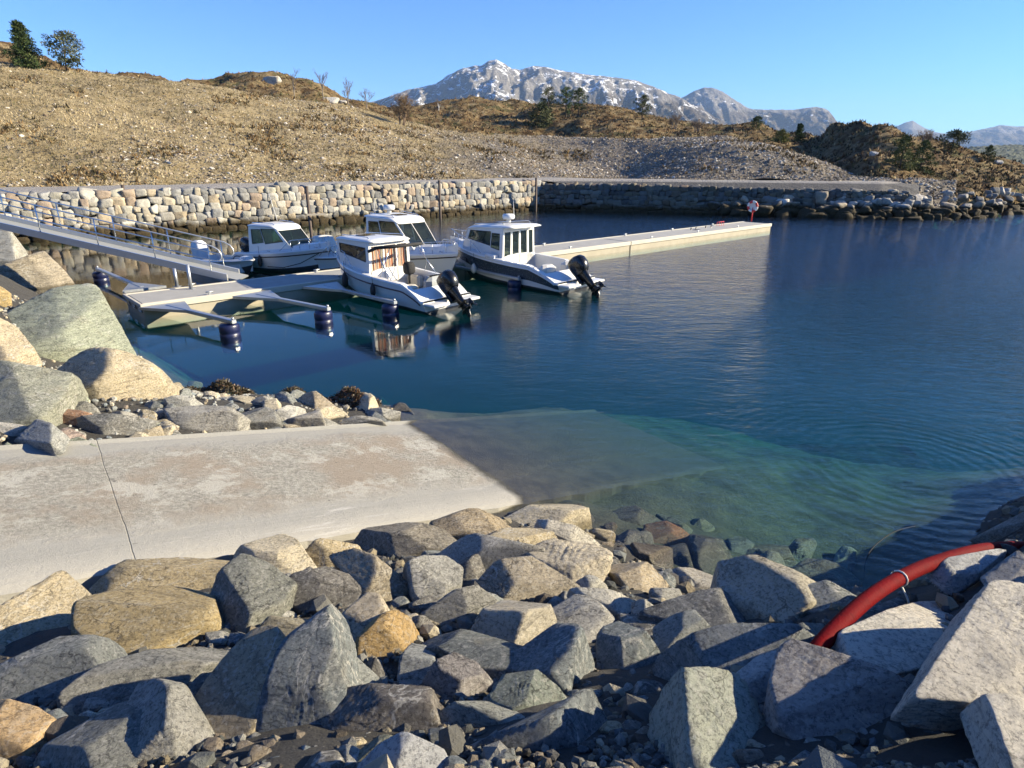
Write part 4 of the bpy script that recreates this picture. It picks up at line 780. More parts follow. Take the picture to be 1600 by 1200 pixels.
def mountain(us, crest, yc, yf, amp, mat, seed, vb=262, ridge=.0022):
    def prof(u):
        zc = max(zat(u, crest(u), yc), 6); zb = -3
        return [(yf, zb)] + [(yf + (yc - yf) * a, zb + (zc - zb) * (a ** 1.25)) for a in np.linspace(.1, 1, 10)] + [(yc + .25 * (yc - yf), zc * .75), (yc + (yc - yf), 0)]
    def post(V):
        a = np.clip((V[:, 1] - yf) / (yc - yf), 0, 2); env = np.clip(a * 3, 0, 1) * np.clip(abs(1 - a) * 5 + .10, .10, 1)
        rid = 1 - np.abs(fbm2(V[:, 0] * ridge, V[:, 1] * ridge * .7, 6, .55, seed)) * 2.0
        gul = fbm2(V[:, 0] * ridge * 5, V[:, 1] * ridge * 1.2, 5, .6, seed + 3)
        V[:, 2] += env * amp * (rid - .6 + .45 * gul); return V
    return sheet('mountain', us, prof, 120, mat, post=post)
m1 = I([(300, 215), (400, 200), (480, 186), (540, 172), (590, 156), (640, 139), (680, 130), (700, 116), (722, 104), (740, 100), (752, 101), (763, 93), (775, 90), (788, 95), (800, 105), (812, 108), (832, 102), (850, 103), (900, 112), (950, 118), (985, 122), (1000, 126), (1040, 143), (1065, 153), (1100, 172), (1130, 192), (1170, 215), (1230, 240)])
mountain(np.arange(300, 1230, 2.), m1, 5200, 3300, 85, mtn_mat('snowy_rock', .529, 150, 780), 3.)
m2 = I([(1000, 190), (1040, 165), (1066, 150), (1085, 139), (1100, 134), (1112, 135), (1128, 142), (1150, 156), (1170, 168), (1200, 171), (1240, 170), (1270, 167), (1288, 168), (1296, 172), (1304, 183), (1310, 197), (1340, 222), (1400, 245)])
mountain(np.arange(1000, 1400, 1.5), m2, 7600, 5600, 110, mtn_mat('snowy_blue_rock', .56, 250, 900), 9., ridge=.0017)
m3 = I([(1330, 225), (1380, 208), (1400, 197), (1415, 190), (1426, 187), (1436, 193), (1455, 204), (1480, 208), (1510, 207), (1535, 201), (1560, 195), (1590, 197), (1640, 196), (1720, 185), (1850, 200), (2000, 190)])
mountain(np.arange(1330, 2000, 2.), m3, 11800, 9500, 90, mtn_mat('distant_rock', .60, 250, 800), 15., ridge=.0012)
# --- air
hz = N('haze'); hz.t.nodes.remove(hz.b); pv = hz.new('VolumePrincipled'); pv.inputs['Color'].default_value = (.42, .63, 1, 1); pv.inputs['Density'].default_value = 4.0e-5; pv.inputs['Anisotropy'].default_value = .0
hz.t.links.new(pv.outputs[0], hz.out.inputs['Volume'])
hb = MB().box((0, 6000, 521), (28000, 16000, 1058)).build('haze', hz.m); tag(hb, 'thin blue air between the shore and the mountains', 'haze', kind='stuff')
# ================================================================== scatter on the hills
def sample(o, V, m, nearp=1.0, keep=None):
    nv = o['nv']; nr = len(V) // nv; fc = grid_faces(nr, nv); c = V[fc].mean(1); e1 = V[fc[:, 1]] - V[fc[:, 0]]; e2 = V[fc[:, 3]] - V[fc[:, 0]]; cr = np.cross(e1, e2); ar = np.linalg.norm(cr, axis=1)
    uu = CU + F * c[:, 0] / (c[:, 1] * FW[1] + (5 - c[:, 2]) * -FW[2]); w = ar / np.maximum(c[:, 1], 20) ** nearp * ((uu > -60) & (uu < 1720))
    if keep is not None: w = w * keep(c, uu)
    k = rng.choice(len(fc), m, p=w / w.sum()); a, b = rng.random((m, 1)), rng.random((m, 1))
    return V[fc[k, 0]] + e1[k] * a + e2[k] * b
def tufts(name, c, h, w, tints, label, cat, lean=.5, blades=4):
    m = len(c); C = np.repeat(c, blades, 0); H = np.repeat(h, blades)[:, None] * rng.uniform(.6, 1.2, (m * blades, 1)); Wd = np.repeat(w, blades)[:, None]
    a = rng.uniform(0, 6.283, m * blades); s = np.stack([np.cos(a), np.sin(a), a * 0], 1); ln = rng.normal(0, lean, (m * blades, 3)) * [1, 1, .2]
    tip = C + H * (np.array([0, 0, 1.]) + ln); j = rng.normal(0, .5, (m * blades, 3)) * [1, 1, 0] * Wd
    V = np.stack([C + j - s * Wd * .5 - [0, 0, .05], C + j + s * Wd * .5 - [0, 0, .05], tip + s * Wd * .12, tip - s * Wd * .12], 1).reshape(-1, 3)
    o = mesh_np(name, V, np.arange(len(V)).reshape(-1, 4), M_TINT, smooth=False, col=np.repeat(np.repeat(tints, blades, 0), 4, 0)); return tag(o, label, cat, kind='stuff')
nA = lambda x, y, s, sd: fbm2(x * s, y * s, 4, .6, sd)
c = sample(hillA, VA, 30000, 1.2, lambda c, u: (c[:, 1] < footA(u) + spanA(u) + 6) * (np.clip(1.0 - .020 * (c[:, 0] + 12) + 1.1 * nA(c[:, 0], c[:, 1], .10, 5.), .06, 1.4)))
k = len(c); g = rng.random((k, 1)); ti = (np.array([.40, .335, .215]) * (1 - g) + np.array([.20, .155, .085]) * g) * rng.uniform(.75, 1.2, (k, 1)); ti *= np.clip(1.0 + 1.3 * nA(c[:, 0], c[:, 1], .13, 21.), .45, 1.5)[:, None]; ti[rng.random(k) < .08] = (.10, .10, .04)
tufts('dry_grass', c, rng.uniform(.07, .22, k), rng.uniform(.03, .08, k), ti, 'dry yellow grass covering the slope above the quay', 'grass', .55, 4)
c = sample(hillA, VA, 26000, 1.2, lambda c, u: (c[:, 1] < footA(u) + spanA(u) + 3) * np.clip(.75 + .016 * (c[:, 0] + 8) - 1.2 * nA(c[:, 0], c[:, 1], .10, 5.), .10, 1.6))
k = len(c); sz = rng.uniform(.04, .13, k) * (1 + (rng.random(k) < .05) * rng.uniform(.5, 1.2, k)); ti = np.array([(.30, .255, .195), (.19, .16, .125), (.42, .365, .28), (.24, .18, .12), (.12, .10, .08)])[rng.integers(0, 5, k)] * rng.uniform(.7, 1.15, (k, 1))
tag(stones('scree', c, sz, ti, M_STONE, flat=.7), 'grey broken stones strewn over the slope above the quay', 'scree')
for (o, V, m, sd) in ((hillB, VB, 9000, 1), (hillC, VC, 26000, 2)):
    c = sample(o, V, m, 1.0); k = len(c); g = rng.random((k, 1)); ti = np.where(g < .35, [[.055, .038, .020]], np.where(g < .66, [[.16, .095, .045]], np.where(g < .78, [[.08, .085, .036]], [[.30, .22, .11]]))) * rng.uniform(.6, 1.3, (k, 1))
    tufts('heather', c, rng.uniform(.12, .42, k), rng.uniform(.10, .26, k), ti, ('dark brown heather on the knoll behind the grass slope', 'brown heather and scrub over the rocky knolls by the pines')[sd - 1], 'heather', .6, 4)
c = sample(hillA, VA, 2600, 1.1, lambda c, u: (c[:, 1] < footA(u) + spanA(u) + 3) * np.clip(.45 + .02 * (c[:, 0] + 8) - 1.5 * nA(c[:, 0], c[:, 1], .10, 5.), .08, 1.6)); k = len(c); sz = rng.uniform(.09, .22, k)
tag(stones('scree', c, sz, np.array([(.44, .41, .36), (.30, .27, .23), (.52, .48, .42), (.20, .175, .14)])[rng.integers(0, 4, k)] * rng.uniform(.7, 1.1, (k, 1)), M_STONE, flat=.65), 'larger pale stones lying about the slope above the quay', 'scree')
c = sample(hillA, VA, 2800, 1.1, lambda c, u: (c[:, 1] < footA(u) + spanA(u) + 6) * np.clip(-.15 + 1.6 * nA(c[:, 0], c[:, 1], .16, 33.), .0, 1.) + 1e-9); k = len(c)
tufts('dry_bracken', c, rng.uniform(.15, .4, k), rng.uniform(.10, .22, k), np.array([(.13, .085, .04), (.09, .07, .03), (.20, .13, .055)])[rng.integers(0, 3, k)] * rng.uniform(.7, 1.2, (k, 1)), 'brown bracken patches in the grass slope', 'bracken', .7, 4)
# --- boulders of the far shore, one by one
def clear(v): return v
def shore_rocks(m, ua, ub, y_off, z0, z1, smin, smax, label, group, sd):
    r = np.random.default_rng(sd); d, fc = ico(3); pal = np.array([(.36, .34, .31), (.46, .43, .38), (.25, .24, .22), (.32, .28, .22), (.17, .165, .155)])
    for i in range(m):
        u = r.uniform(ua, ub); a = r.random(); y = ywall(u) - y_off * (1 - a) + r.normal() * .2; z = z0 + (z1 - z0) * a
        s = r.uniform(smin, smax) * (1.15 - .3 * a); sc = s * r.uniform(.65, 1.2, 3) * [1.15, 1, .75]; pl = []
        for k in range(9):
            q = r.normal(size=3); q /= np.linalg.norm(q); pl.append((q, np.linalg.norm(q * sc) * r.uniform(.5, .9)))
        v, f = poly_rock(3, pl, sc, r, 45, .05); p = np.array([(u - CU) / F * (y * FW[1] + (5 - z) * -FW[2]), y, z])
        o = mesh_np('shore_boulder', v, f, M_RIP, col=np.repeat(pal[r.integers(0, 5)][None] * r.uniform(.8, 1.1), len(v), 0)); o.location = p; tag(o, label, 'rock', group)
shore_rocks(190, 1280, 1640, 3.4, -.2, 2.2, .26, .62, 'pale angular boulder among those piled on the headland shore beyond the pontoon', 'boulders along the headland shore', 21)
shore_rocks(60, 1110, 1330, 2.8, -.2, 1.9, .45, .9, 'shaded boulder in the stone bank between quay wall and headland', 'boulders of the shaded stone bank', 22)
_VV = np.concatenate([VA[VA[:, 1] > 40], VB, VC]); _w = (_VV - CAM) @ FW; _PU = CU + F * _VV[:, 0] / _w; _PV = CV - F * ((_VV - CAM) @ UPV) / _w
def spot(u, v):
    k = np.where(np.abs(_PU - u) < 5)[0]; k = k[np.argsort(_VV[k, 1])]; vis = _PV[k] <= np.minimum.accumulate(_PV[k]) + 1.0
    k = k[vis]; j = k[np.argmin(np.abs(_PV[k] - v))]; y = _VV[j, 1]; b = PY(u, _PV[j], y); return b, _PV[j]
def lone_rock(u, v, y, s, col, label):
    r = np.random.default_rng(int(u)); sc = np.array(s); pl = []
    for k in range(12):
        q = r.normal(size=3); q /= np.linalg.norm(q); pl.append((q, np.linalg.norm(q * sc) * r.uniform(.7, .95)))
    vv, f = poly_rock(4, pl, sc, r, 45, .05); o = mesh_np('boulder', vv, f, M_ROCK); o.location = spot(u, v)[0]; o.color = (*col, 1); tag(o, label, 'rock')
yc = footA(518) + spanA(518); lone_rock(518, 157, yc - 1, (1.9, 1.2, .75), (.55, .53, .49), 'long pale rock outcrop on the crest of the grass slope')
lone_rock(536, 160, footA(536) + spanA(536) - 1, (.9, .8, .6), (.5, .48, .44), 'small pale rock at the right end of the crest outcrop')
lone_rock(423, 128, 160, (2.2, 1.6, 1.0), (.44, .41, .37), 'pale bare rock on the right side of the dark heather knoll')
lone_rock(1365, 243, 92, (.5, .4, .45), (.55, .53, .5), 'white pointed stone on the brown headland')
lone_rock(1560, 254, 100, (.6, .5, .35), (.5, .49, .47), 'pale stone low on the headland at the right edge')
# ================================================================== trees
M_BARK = simple('bark', (.075, .055, .042), .9, var=.4); M_BIRCH = simple('grey_bark', (.20, .175, .15), .9, var=.4); M_TWIG = simple('twigs', (.115, .085, .065), .9, var=.3)
def pine(u, vb, vt, y, wpx, cols, label, kind='pine', dens=1.0, lean=0., cat='tree', name='pine_tree'):
    r = np.random.default_rng(int(u * 7 + vb)); base, pv_ = spot(u, vb); y = base[1]; sc = (y * FW[1] + 2) / F; H = max(vb - vt, pv_ - vt) * sc; Wd = wpx * sc / 2; root = empty(name, base); tag(root, label, cat)
    tr = MB(); top = Vector((lean * H, 0, H * .93)); pts = [Vector((0, 0, -.4)), Vector((lean * H * .3, 0, H * .4)), top]; tr.tube(pts, [H * .028, H * .019, H * .006], n=7); cen = []
    nL = 26 if kind == 'spruce' else 17
    for i in range(nL):
        a = (i + .5) / nL; hz_ = H * (.06 + .92 * a) if kind in ('spruce', 'bush') else H * (.22 + .76 * a); az = i * 2.4 + r.uniform(-.5, .5)
        if kind == 'spruce': ext = Wd * (1.08 - a) * r.uniform(.75, 1.15)
        elif kind == 'bush': ext = Wd * math.sin(math.pi * min(1, .25 + .7 * a)) * r.uniform(.6, 1.05)
        else: ext = Wd * (math.sin(math.pi * (.16 + .78 * a)) ** .7) * r.uniform(.5, 1.15)
        ax = pts[0].lerp(top, hz_ / H); tipp = ax + Vector((math.cos(az) * ext, math.sin(az) * ext, ext * (.35 if kind == 'pine' else -.05))); tr.tube([ax, ax.lerp(tipp, .6), tipp], [H * .009, H * .006, H * .002], n=5, cap=False)
        for b in (np.linspace(.25, 1, 3) if kind == 'spruce' else (.55, .95)): cen.append((*ax.lerp(tipp, b), Wd * r.uniform(.14, .27)))
    cen.append((*top, Wd * .16)); tr.build('trunk', M_BARK, root); cen = np.array(cen); nl = int(95 * dens); m = len(cen) * nl
    C = np.repeat(cen[:, :3], nl, 0); rad = np.repeat(cen[:, 3], nl)[:, None]; dd = r.normal(size=(m, 3)); dd /= np.linalg.norm(dd, axis=1)[:, None]; C = C + dd * rad * r.random((m, 1)) ** .5 * [1.25, 1.25, .8]
    L = rad * r.uniform(.28, .6, (m, 1)); s = np.cross(dd, r.normal(size=(m, 3))); s /= np.linalg.norm(s, axis=1)[:, None]; V = np.stack([C - s * L * .30, C + s * L * .30, C + dd * L + [0, 0, .02]], 1).reshape(-1, 3)
    t = np.array(cols)[np.repeat(r.integers(0, len(cols), len(cen)), nl)] * r.uniform(.7, 1.3, (m, 1)); mesh_np('crown', V, np.arange(len(V)).reshape(-1, 3), M_TINT, root, False, col=np.repeat(t, 3, 0)); return root
def bare(u, vb, vt, y, wpx, label, dens=1., cat='tree', name='bare_tree', multi=1, mat=None, tw=None):
    r = random.Random(int(u * 13)); base, pv_ = spot(u, vb); y = base[1]; sc = (y * FW[1] + 2) / F; H = max(vb - vt, pv_ - vt) * sc; Wd = wpx * sc / 2; root = empty(name, base); tag(root, label, cat); tr = MB(); tw_ = MB()
    def grow(p, d, L, rad, lev):
        q = p + d * L * .5 + Vector((r.gauss(0, .04), r.gauss(0, .04), 0)) * L; e = p + d * L; (tr if lev < 2 else tw_).tube([p, q, e], [rad, rad * .8, rad * .55], n=5 if lev < 2 else 3, cap=False)
        if lev >= 4: return
        for i in range(int((4 if lev else 5) * dens + .5)):
            a = r.uniform(.35, 1.0); az = r.uniform(0, 6.283); sp = r.uniform(.35, .8) * (Wd / H * 2.2); nd = (d + Vector((math.cos(az) * sp, math.sin(az) * sp, r.uniform(.0, .35)))).normalized()
            grow(p + d * L * a, nd, L * r.uniform(.45, .68), rad * .5, lev + 1)
    for k in range(multi):
        a = r.uniform(0, 6.28); grow(Vector((math.cos(a) * Wd * .35 * (multi > 1) * r.random(), 0, -.4)), Vector((math.cos(a) * .35 * (multi > 1) * Wd / H, math.sin(a) * .2, 1)).normalized(), H * .5, max(.09, H * .02), 0)
    tr.build('trunk', mat or M_BIRCH, root, recalc=False); tw_.build('crown', tw or M_TWIG, root, recalc=False); return root
GP = [(.028, .048, .016), (.05, .075, .024), (.08, .10, .032)]; GB = [(.04, .05, .022), (.07, .08, .035), (.10, .105, .05)]; GY = [(.16, .15, .04), (.11, .12, .035)]
yl = lambda u, o: footA(u) + spanA(u) + o
pine(43, 105, 43, yl(43, 3), 50, GP, 'dense dark conifer on the ridge at the far left', 'spruce', 1.3, name='conifer_tree')
pine(104, 112, 60, yl(104, 3), 56, GB, 'open grey green pine on the ridge, right of the dense conifer', 'pine', .9, .12)
bare(460, 150, 108, 140, 30, 'first bare birch from the left behind the crest of the grass slope', 1.)
bare(506, 157, 113, 138, 30, 'tall thin bare birch right of the dark heather knoll', 1.)
bare(545, 163, 122, 130, 34, 'bare birch with upswept branches beside the crest rocks', 1.1)
bare(573, 168, 131, 128, 40, 'broad bare birch between the crest rocks and the brown thicket', 1.1)
bare(628, 195, 140, 125, 76, 'wide brown leafless thicket left of the pine knoll', 1.25, 'bush', 'bare_bush', 4, simple('russet_bark', (.16, .11, .07), .9), simple('russet_twigs', (.15, .10, .055), .9))
bare(686, 172, 148, 150, 12, 'thin pale dead trunk on the left side of the pine knoll', .8, mat=simple('white_bark', (.5, .47, .42), .9))
pine(856, 192, 141, 146, 30, GB, 'left one of the three pines on the knoll before the snowy mountain', 'pine', 1.)
pine(884, 185, 140, 148, 28, [(.06, .09, .03), (.085, .11, .04)], 'middle light green pine of the three on the knoll', 'pine', 1.1)
pine(904, 180, 141, 150, 26, GP, 'right dark pine of the three on the knoll', 'pine', 1.2)
pine(845, 200, 164, 138, 46, GB, 'low spreading pine under the three knoll pines', 'bush', 1.2)
pine(1003, 187, 153, 140, 26, GB, 'single pine right of the knoll, before the snowy mountain', 'pine', 1.1)
bare(1052, 203, 176, 130, 34, 'grey leafless bush right of the single knoll pine', 1.2, 'bush', 'bare_bush', 3)
bare(1090, 207, 182, 130, 26, 'small grey leafless bush below the second snowy peak', 1.2, 'bush', 'bare_bush', 3)
pine(1181, 203, 184, 125, 20, GP, 'small pine standing on the skyline below the flat topped mountain', 'pine', 1.1)
pine(1220, 222, 204, 108, 30, GY, 'yellow green bush beside the small dark conifer', 'bush', 1.2, cat='bush', name='green_bush')
pine(1247, 224, 195, 106, 24, GP, 'small dark conifer right of the yellow green bush', 'spruce', 1.2, name='conifer_tree')
pine(1406, 264, 216, 92, 46, [(.07, .085, .026), (.10, .11, .036)], 'bushy green pine in front of the headland rocks', 'bush', 1.3)
pine(1437, 268, 222, 90, 40, [(.055, .075, .024), (.085, .10, .034)], 'green pine beside the bushy one in front of the headland', 'bush', 1.3)
bare(1440, 238, 195, 105, 52, 'round leafless grey tree on the skyline of the headland', 1.25, multi=2)
pine(1487, 236, 207, 104, 42, GB, 'open pine on the skyline right of the leafless grey tree', 'pine', 1.)
pine(1543, 250, 228, 100, 22, GP, 'small pine at the right end of the headland skyline', 'bush', 1.2)
# --- mooring piles in front of the quay
M_RUST = simple('pile_steel', (.075, .055, .045), .7, .2, .35, 3, .01)
for u, v0, v1, lab in ((193, 288, 362, 'thin brown mooring pile at the quay, leftmost, behind the gangway'), (480, 283, 368, 'brown mooring pile behind the small white cabin boat'), (686, 279, 342, 'brown mooring pile behind the white hardtop cruiser'), (838, 277, 330, 'brown mooring pile in front of the corner of the quay wall')):
    b = P(u + (u - 800) * -.02, v1, 0); h = 3.25; r0 = empty('mooring_pile', (b[0], b[1], 0)); tag(r0, lab, 'pile', 'mooring piles along the quay')
    MB().tube([(0, 0, -3), (0, 0, h)], .11, n=12).build('post', M_RUST, r0); MB().tube([(0, 0, h), (0, 0, h + .06)], [.125, .10], n=12).build('cap', M_RUST, r0)
    if u < 600: MB().box((.55, -.2, 1.45), (1.3, .12, .12), 0, .5).build('bracket', simple('pale_timber', (.3, .27, .22), .8), r0)
# ================================================================== marina
M_GREY = simple('deck_concrete', (.30, .295, .275), .85, var=.25, scale=2, bump=.01)
M_EDGE = simple('pontoon_timber', (.47, .44, .36), .8, var=.2, scale=1.5, bump=.006)
M_GALV = simple('galvanised_steel', (.42, .44, .45), .42, .75, .15, 4)
M_ALU = simple('aluminium', (.62, .63, .62), .35, .7, .1, 5)
M_FLOAT = simple('navy_plastic', (.008, .012, .05), .35, var=.3)
M_BLACK = simple('black_paint', (.008, .008, .009), .25, var=.2)
M_RUB = simple('black_rubber', (.015, .014, .016), .6)
M_GEL = simple('white_gelcoat', (.62, .62, .605), .22, var=.05, scale=2)
M_GEL2 = simple('off_white_gelcoat', (.55, .53, .47), .4, var=.08, scale=2)
M_HULLGREY = simple('slate_grey_gelcoat', (.045, .058, .07), .25, var=.08)
M_BOOT = simple('dark_antifouling', (.02, .025, .035), .6)
M_STRIPE = simple('dark_red_stripe', (.045, .015, .02), .4)
M_STEEL = simple('polished_steel', (.62, .63, .64), .18, .95, .05)
M_RED = simple('red_paint', (.55, .03, .03), .45)
M_CANVAS = simple('black_canvas', (.014, .014, .015), .85, bump=.01)
M_GCANVAS = simple('grey_canvas', (.27, .29, .30), .85, bump=.01)
M_SEAT = simple('cream_vinyl', (.52, .47, .36), .5)
M_TEAK = simple('cockpit_sole', (.38, .36, .31), .7)
def glass(name, tint, mixv):
    n = N(name, .03, (.02, .025, .025)); n.set('Specular IOR Level', .8); tr = n.new('BsdfTransparent'); tr.inputs[0].default_value = (*tint, 1)
    mx = n.new('MixShader'); n.put(mx, 0, mixv); n.t.links.new(tr.outputs[0], mx.inputs[1]); n.t.links.new(n.b.outputs[0], mx.inputs[2]); n.t.links.new(mx.outputs[0], n.out.inputs['Surface']); return n.m
M_GLASS = glass('clear_glass', (.75, .82, .80), .32); M_TINTG = glass('smoked_glass', (.20, .17, .14), .6); M_CLEAR = glass('door_glass', (.93, .94, .93), .10); M_GREENG = glass('green_glass', (.50, .66, .60), .42)
n = N('striped_curtain', .9); o = n.obj(); s = n.math('FRACT', n.math('MULTIPLY', n.sep(o, 1), 5.2)); n.set('Base Color', n.ramp(s, [(0, (.72, .24, .11)), (.30, (.72, .24, .11)), (.34, (.70, .64, .54)), (.55, (.70, .64, .54)), (.58, (.42, .13, .07)), (.72, (.42, .13, .07)), (.76, (.70, .64, .54)), (.97, (.70, .64, .54))])); M_CURT = n.m
AX = np.array([.735, .678]); NX = np.array([.678, -.735])        # along the pontoon, and towards open water
def top_at(u, v, z=.5): return P(u, v, z)[:2]
p0 = top_at(207, 468); p1 = top_at(1183, 348); AX = (p1 - p0) / np.linalg.norm(p1 - p0); NX = np.array([AX[1], -AX[0]]); PLEN = np.linalg.norm(p1 - p0); PA = math.atan2(AX[1], AX[0])
print('PONTOON', p0, p1, AX, PLEN)
def pw(a, b): q = p0 + AX * a + NX * b; return Vector((q[0], q[1], 0))
def coord(p): q = np.array(p[:2]) - p0; return q @ AX, q @ NX
PW = 2.4
cuts = [0, 13.5, 13.5 + (PLEN - 13.5) * .42, PLEN]
for i, lab in enumerate(('near concrete pontoon section where the gangway lands', 'middle pontoon section behind the moored cabin boats', 'long bare outer pontoon section with the lifebuoy at its end')):
    a0, a1 = cuts[i] + .02, cuts[i + 1] - .02; L = a1 - a0; r0 = empty('floating_pontoon', pw((a0 + a1) / 2, 0), PA); tag(r0, lab, 'pontoon', 'floating pontoon sections in one line')
    MB().box((0, 0, .44), (L - .1, PW - .36, .14), bev=.02).build('deck', M_GREY, r0)
    e = MB().box((0, 0, .02), (L - .02, PW - .12, .7), 0, bev=.03)
    e.build('float_body', simple('weathered_concrete', (.33, .30, .23), .85, var=.3, scale=1.2), r0)
    for s in (-1, 1): MB().box((0, s * (PW / 2 - .09), .42), (L, .18, .22), bev=.015).build('fender_beam', M_EDGE, r0)
    if i == 0:
        for y in np.linspace(-.8, .8, 3): MB().box((-L / 2 - .004, y, .28), (.03, .38, .16), 0).build('end_socket', M_BLACK, r0)
        for s in (-1,): MB().box((-L / 2 - .02, 0, .46), (.10, PW, .12), bev=.015).build('end_beam', M_EDGE, r0)
    for k in range(int(L // 5)):
        for s in (-1, 1):
            x = -L / 2 + 2.2 + 5 * k; m = MB().tube([(x - .13, s * 1.0, .62), (x + .13, s * 1.0, .62)], .025, n=8); m.box((x, s * 1.0, .56), (.08, .06, .10)); m.build('cleat', M_GALV, r0)
# --- bollard posts beside the gangway foot
for u, v0, v1, lab in ((299, 419, 452, 'short galvanised post standing on the near pontoon section'), (277, 424, 448, 'short galvanised post behind the gangway beam')):
    q = P(u, v1, .5); h = (v1 - v0) * np.linalg.norm(q - CAM) / F * 1.04; r0 = empty('bollard', q); tag(r0, lab, 'post'); m = MB().tube([(0, 0, 0), (0, 0, h)], .06, n=14); m.build('post', M_GALV, r0); MB().box((0, 0, .012), (.22, .22, .024)).build('base_plate', M_GALV, r0)
# --- gangway
g1 = P(352, 437, .56); g0 = P(0, 357, 2.55); gd = Vector(g1 - g0); g0 = Vector(g1) - gd * 1.28; gL = (Vector(g1) - g0).length; gd.normalize(); side = Vector((-gd.y, gd.x, 0)).normalized(); upn = gd.cross(side) * -1; upn = side.cross(gd) * -1 if side.cross(gd).z < 0 else side.cross(gd)
root = empty('gangway', Vector(g1)); tag(root, 'pale aluminium gangway with railings sloping down to the near pontoon', 'gangway'); W_ = 1.25
def gp(d, s, h): return -gd * d + side * s + Vector((0, 0, h))
for s in (0, W_):
    m = MB(); sec = lambda d: [gp(d, s - .05, -.02), gp(d, s + .05, -.02), gp(d, s + .05, .24), gp(d, s - .05, .24)]
    m.loft([sec(-.1), sec(gL)], closed=True, smooth=False); m.add(sec(-.1), [(0, 1, 2, 3)]); m.build('side_beam', M_ALU, root)
    r_ = MB(); r_.tube([gp(gL, s, 1.22), gp(.35, s, 1.22), gp(.12, s, 1.14), gp(.02, s, 1.0), gp(.02, s, .84), gp(.12, s, .72), gp(.35, s, .68), gp(gL, s, .68)], .026, n=8); r_.build('handrail', M_ALU, root)
    d = .5
    while d < gL:
        for dd in ((0, .0),): MB().tube([gp(d, s, .2), gp(d, s, 1.22)], .022, n=8).build('rail_post', M_ALU, root)
        d += 2.12
m = MB(); sec = lambda d: [gp(d, .05, .05), gp(d, W_ - .05, .05), gp(d, W_ - .05, .09), gp(d, .05, .09)]
m.loft([sec(-.5), sec(gL)], closed=True, smooth=False); m.build('walkway', simple('grating', (.30, .31, .30), .6, .4), root)
# --- mooring booms
def boom(ua, va, ub, vb, label, z=.42, fw=.34):
    A = Vector(P(ua, va, z)); B = Vector(P(ub, vb, z)); d = (B - A).normalized(); s = Vector((-d.y, d.x, 0)); L = (B - A).length; r0 = empty('mooring_boom', (A.x, A.y, 0), math.atan2(d.y, d.x)); tag(r0, label, 'boom', 'mooring booms along the pontoon')
    MB().box((L / 2, 0, z), (L, .16, .12), bev=.015).build('beam', M_GALV, r0)
    g = MB(); g.prism([(-.35, -.75, z - .05), (1.3, -.09, z - .05), (1.3, .09, z - .05), (-.35, .75, z - .05)], (0, 0, .09)); g.build('gusset', M_GALV, r0)
    f = MB(); prof = [(.0, -.55), (.24, -.55), (.27, -.50), (.27, -.28), (.245, -.25), (.27, -.22), (.27, .02), (.245, .05), (.27, .08), (.27, .26), (.23, .33), (.0, .33)]
    f.loft([[(L - .32 + r * math.cos(t), r * 1.15 * math.sin(t), h) for t in np.linspace(0, 2 * math.pi, 18)[:-1]] for r, h in prof], closed=True); f.build('float', M_FLOAT, r0)
    MB().tube([(L - .06, 0, z + .05), (L - .06, 0, z + .13)], .04, n=8).build('mooring_eye', M_GALV, r0); return r0
boom(262, 478, 366, 503, 'nearest mooring boom with navy float, at the left end of the pontoon')
boom(402, 461, 514, 483, 'second mooring boom with navy float, between the first boom and the striped curtain boat')
boom(508, 447, 618, 473, 'mooring boom under the side of the striped curtain boat')
boom(690, 412, 812, 436, 'mooring boom with navy float along the grey hulled boat')
boom(222, 450, 152, 420, 'mooring boom on the far side of the pontoon end, behind the left boulders')
